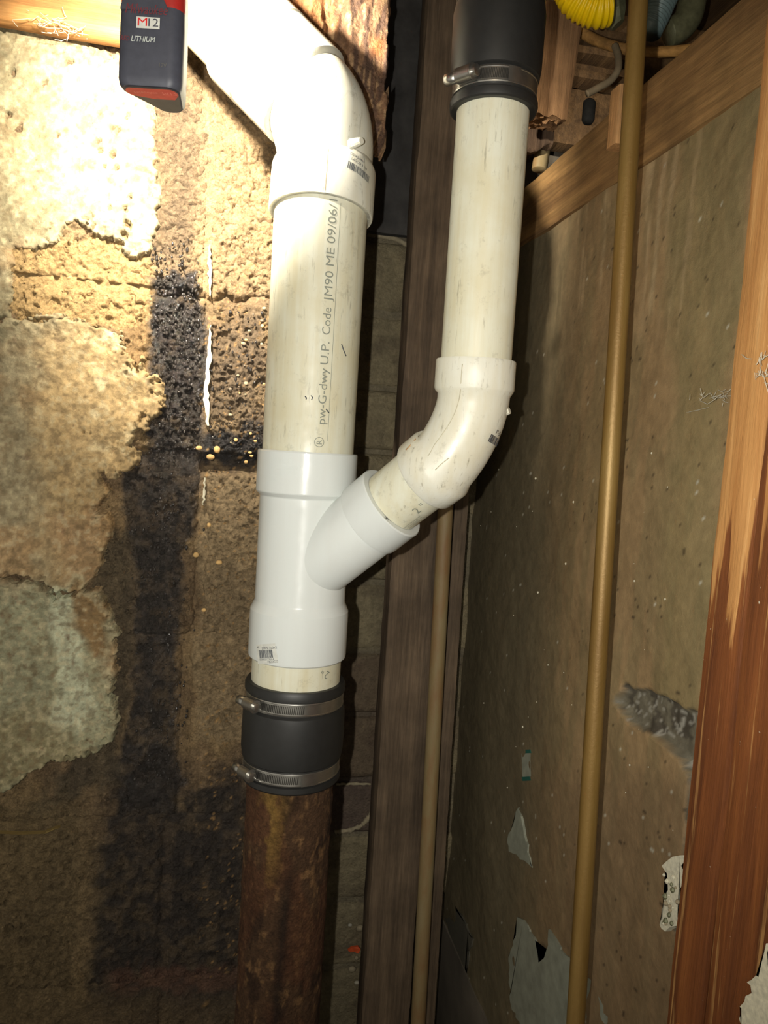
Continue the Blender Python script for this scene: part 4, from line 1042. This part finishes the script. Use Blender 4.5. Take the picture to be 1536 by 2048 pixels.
# label plate and prints
def zt_(v): return at(295, v, D)[2]-tl[2]
V, Fs = grid_rect(0, 0, .0155, .0072, 4); link('label_plate', flatprint(V, .0135, zt_(63), -.0008), Fs, M['paper'], bat)
ptext('label_letter', 'M', .0075, .0145, zt_(59), flat('label_red', L3(214, 40, 40), .5), 0, .0062); ptext('label_number', '12', .0072, .0215, zt_(59), M['black_plastic'], 0, .0066)
ptext('label_text', 'LITHIUM', .0050, .0105, zt_(89), flat('label_white', L3(200, 206, 200), .5), .2, .016)
ptext('label_text', 'RED', .0045, .0035, zt_(89), M['red_dim'], .2, .006)
ptext('label_text', '12V', .0035, .029, zt_(135), M['grey_plastic'])
ptext('logo_text', 'Milwaukee', .009, .006, zt_(36), M['red_dim'], .25, .028)
V, Fs = text_vf('Milwaukee', .0045); V = fit(V, .016)
link('base_text', np.array([tl+ux*(.010+q[0])+uy*(.008+q[1]*1.)+np.array([0, 0, -.0012]) for q in V]), Fs, flat('pale_red', L3(222, 130, 116), .5), bat)
V, Fs = text_vf('M12', .006); link('base_text', np.array([tl+ux*(.029+q[0])+uy*(.007+q[1]*1.)+np.array([0, 0, -.0012]) for q in V]), Fs, flat('pale_red2', L3(222, 130, 116), .5), bat)
V = [((.42+.36*math.cos(t))*Wt, .0135*math.sin(t), 0) for t in np.linspace(0, math.pi, 24)]
Vf = flatprint(np.array(V), 0, hgt-.0035, -.0009); Vb = flatprint(np.array(V), 0, hgt-.0035, .002)
link('front_shield', np.concatenate([Vf, Vb]), [tuple(range(24)), tuple(reversed(range(24, 48)))]+[(i, i+24, (i+1) % 24+24, (i+1) % 24) for i in range(24)], M['black_plastic'], bat)
# lamp head above the frame
hk = tl+ux*Wt*.5+uy*.018+np.array([0, 0, hgt+.075])
hc = at(158, -330, .475)
tube('neck', [hk, hk+np.array([0, 0, .02]), (hk+hc)/2+np.array([0, 0, .022]), hc], .012, M['black_plastic'], wl, 20)
aim = onY(470, 325, YB); da = (aim-hc); da /= np.linalg.norm(da)
hd = lathe('lamp_head', hc-da*.022, hc+da*.03, [(0, .016), (.002, .021), (.02, .023), (.040, .025), (.050, .026), (.052, .0255), (.052, .0225), (.046, .021)], M['black_plastic'], wl, 48)
mm, nt, bb = mat('lit_lens', .3); bb.inputs['Emission Color'].default_value = (1, .88, .62, 1); bb.inputs['Emission Strength'].default_value = 14
lens = lathe('lens', hc+da*.024, hc+da*.0262, [(0, .0205), (.0022, .0205)], mm, hd, 32)
beamo = light('work_light_beam', 'SPOT', tuple(hc+da*.034), 42, (1, .91, .76), .010, tuple(aim), spot_size=math.radians(100), spot_blend=.62)
beamo.parent = wl; beamo.location = tuple((hc+da*.034)-ROOT[wl.name])

# ================================================================== SMALL THINGS, upper right
def corr(name, pts, r0, amp, pitch, m, label, cat, segs=28, per=6):
    P = [np.array(p, float) for p in pts]; out = []
    for i in range(len(P)-1):
        p0 = P[max(i-1, 0)]; p1 = P[i]; p2 = P[i+1]; p3 = P[min(i+2, len(P)-1)]
        for t in np.linspace(0, 1, 60, endpoint=False):
            out.append(.5*((2*p1)+(-p0+p2)*t+(2*p0-5*p1+4*p2-p3)*t*t+(-p0+3*p1-3*p2+p3)*t**3))
    out.append(P[-1]); out = np.array(out); s = np.concatenate([[0], np.cumsum(np.linalg.norm(np.diff(out, axis=0), axis=1))])
    n = int(s[-1]/pitch*per); ss = np.linspace(0, s[-1], n); Q = np.stack([np.interp(ss, s, out[:, k]) for k in range(3)], 1)
    rr = r0+amp*np.cos(ss/pitch*2*np.pi)
    o = tube(name, Q, rr, m, None, segs); tag(o, label, cat); return o
corr('gas_hose', [at(1110, -70, .80), at(1136, -40, .80), at(1158, -2, .80), at(1190, 14, .80), at(1216, 10, .80)], .0195, .0014, .0042, M['yellow'], 'bright yellow corrugated gas hose curving in at the top edge', 'hose')
corr('flexible_sleeve', [at(1356, -60, .86), at(1330, -10, .86), at(1312, 30, .86), at(1296, 62, .86)], .0150, .0012, .0046, M['bluegrey'], 'blue-grey ribbed sleeve behind the copper pipe at top right', 'hose')
def curve_tube(name, px, r, m, label, cat, segs=16):
    P = [at(*p) for p in px]; out = []
    for i in range(len(P)-1):
        p0 = P[max(i-1, 0)]; p1 = P[i]; p2 = P[i+1]; p3 = P[min(i+2, len(P)-1)]
        for t in np.linspace(0, 1, 10, endpoint=False):
            out.append(.5*((2*p1)+(-p0+p2)*t+(2*p0-5*p1+4*p2-p3)*t*t+(-p0+3*p1-3*p2+p3)*t**3))
    out.append(P[-1]); o = tube(name, out, r, m, None, segs); tag(o, label, cat); return o
curve_tube('tan_cable', [(1100, 30, .93), (1150, 58, .93), (1200, 84, .92), (1260, 100, .91), (1320, 104, .90), (1400, 96, .89), (1480, 70, .88)], .0062, M['conduit'], 'thick tan cable sagging across the upper right corner space', 'cable')
curve_tube('grey_cable', [(1174, 188, .88), (1196, 176, .88), (1222, 160, .88), (1236, 138, .88), (1236, 112, .89), (1230, 92, .90)], .0042, M['cable'], 'short bent grey cable hooking upward beside the wood stub', 'cable')
# dark bracket under the cable
o = tube('junction_block', [at(1180, 200, .95), at(1179, 205, .95), at(1176, 240, .95), at(1175, 246, .95)], [.005, .008, .008, .006], M['dark'], None, 12); tag(o, 'small dark bracket block under the bent grey cable', 'bracket')
o = tube('pipe_fitting', [at(1222, -30, .86), at(1224, 0, .86), at(1226, 30, .86), at(1232, 44, .86), at(1236, 50, .86)], [.014, .0150, .0150, .011, .008], M['fitting'], None, 8, smooth=False); tag(o, 'green-grey hexagonal fitting at the end of the yellow hose', 'fitting')
curve_tube('pipe_elbow', [(1336, 66, .90), (1358, 56, .90), (1376, 34, .90), (1384, 0, .90), (1390, -50, .90)], .0165, M['fitting'], 'dull green-grey pipe bend above the diagonal beam at top right', 'fitting', 24)
o = lathe('steel_coupling', at(1085, 300, .97), at(1078, 345, .97), [(0, .008), (.001, .010), (.026, .010), (.027, .008)], M['steelpipe'], None, 16); tag(o, 'small metal pipe end under the ledge board by the cream pipe', 'fitting')
# stacked dark debris boards in the joist space
for k, (v, yy) in enumerate(((150, 1.02), (100, 1.03), (60, 1.0))):
    c = onY(1190, v, yy); o = wood('lath_board', (c[0]-.09, yy, c[2]-.007), (c[0]+.05, yy+.03, c[2]+.006), M['joist'], None, .01, .002, 60+k, .002)
    tag(o, ['lowest dark board lying in the upper right corner space', 'middle dark board lying in the upper right corner space', 'top dark board lying in the upper right corner space'][k], 'board')
# orange scrap and pebbles of debris in the recess gap
p = onY(708, 1900, YR-.012)
V = []; r = random.Random(5)
V = [p+np.array([dx, -abs(dx)*.3, dz]) for dx, dz in ((-.010, .002), (-.004, .005), (.006, .006), (.010, .002), (.007, -.005), (.001, -.003), (-.006, -.002))]
V += [q+np.array([0, .004, 0]) for q in V]
Fs = [(6, 5, 4, 3, 2, 1, 0), (7, 8, 9, 10, 11, 12, 13)]+[(i, (i+1) % 7, (i+1) % 7+7, i+7) for i in range(7)]
o = link('orange_scrap', V, Fs, M['orange'], None); tag(o, 'small orange plastic scrap lying low against the recess wall', 'scrap')
for k, (u, v, rr) in enumerate(((720, 1856, .005), (700, 1850, .003), (704, 1938, .006), (714, 1965, .004), (713, 1916, .004))):
    pebble(u, v, rr, recess, YR-.008, M['web'] if k % 2 else M['mortar_pale'], 500+k, 'mortar_lump')
# tape strip on the right wall
tp = thing('tape_label', onX(1050, 1530, XW), 'small pale strip with green ends stuck on the dark right wall', 'label')
def tapeq(v0, v1, m, nm):
    a, b_, c, d = [onX(u, v, XF-.0016) for u, v in ((1043, v0), (1060, v0-1), (1062, v1), (1045, v1+1))]
    V = [a, b_, c, d]+[q+np.array([.003, 0, 0]) for q in (a, b_, c, d)]
    return link(nm, V, [(0, 1, 2, 3), (7, 6, 5, 4), (0, 4, 5, 1), (1, 5, 6, 2), (2, 6, 7, 3), (3, 7, 4, 0)], m, tp)
tapeq(1500, 1506, M['tape_g'], 'printed_end'); tapeq(1507, 1553, M['paint_grey'], 'strip'); tapeq(1554, 1561, M['tape_g'], 'printed_end')
# cobwebs
def web(name, c, spread, n, label, seed, par=None):
    r = random.Random(seed); P = []
    for k in range(n):
        a = np.array([r.gauss(0, spread[i]) for i in range(3)]); b_ = a+np.array([r.gauss(0, spread[i]*.8) for i in range(3)]); m_ = (a+b_)/2+np.array([0, 0, -abs(r.gauss(0, .002))])
        P.append(tube_vf([c+a, c+m_, c+b_], [.00018, .0003, .00018], 4))
    V, Fs = merge(P); o = link(name, V, Fs, M['web'], None); tag(o, label, 'cobweb'); return o
web('cobweb', onY(110, 55, .855), (.014, .003, .006), 40, 'dusty cobweb hanging under the sill board at upper left', 1)
web('cobweb', onX(1430, 790, XW-.008), (.002, .012, .003), 26, 'grey cobweb strands by the right post at mid height', 2)
web('cobweb', onX(1525, 725, XW-.046), (.001, .005, .006), 26, 'pale cobweb tuft on the post at the right edge', 3)
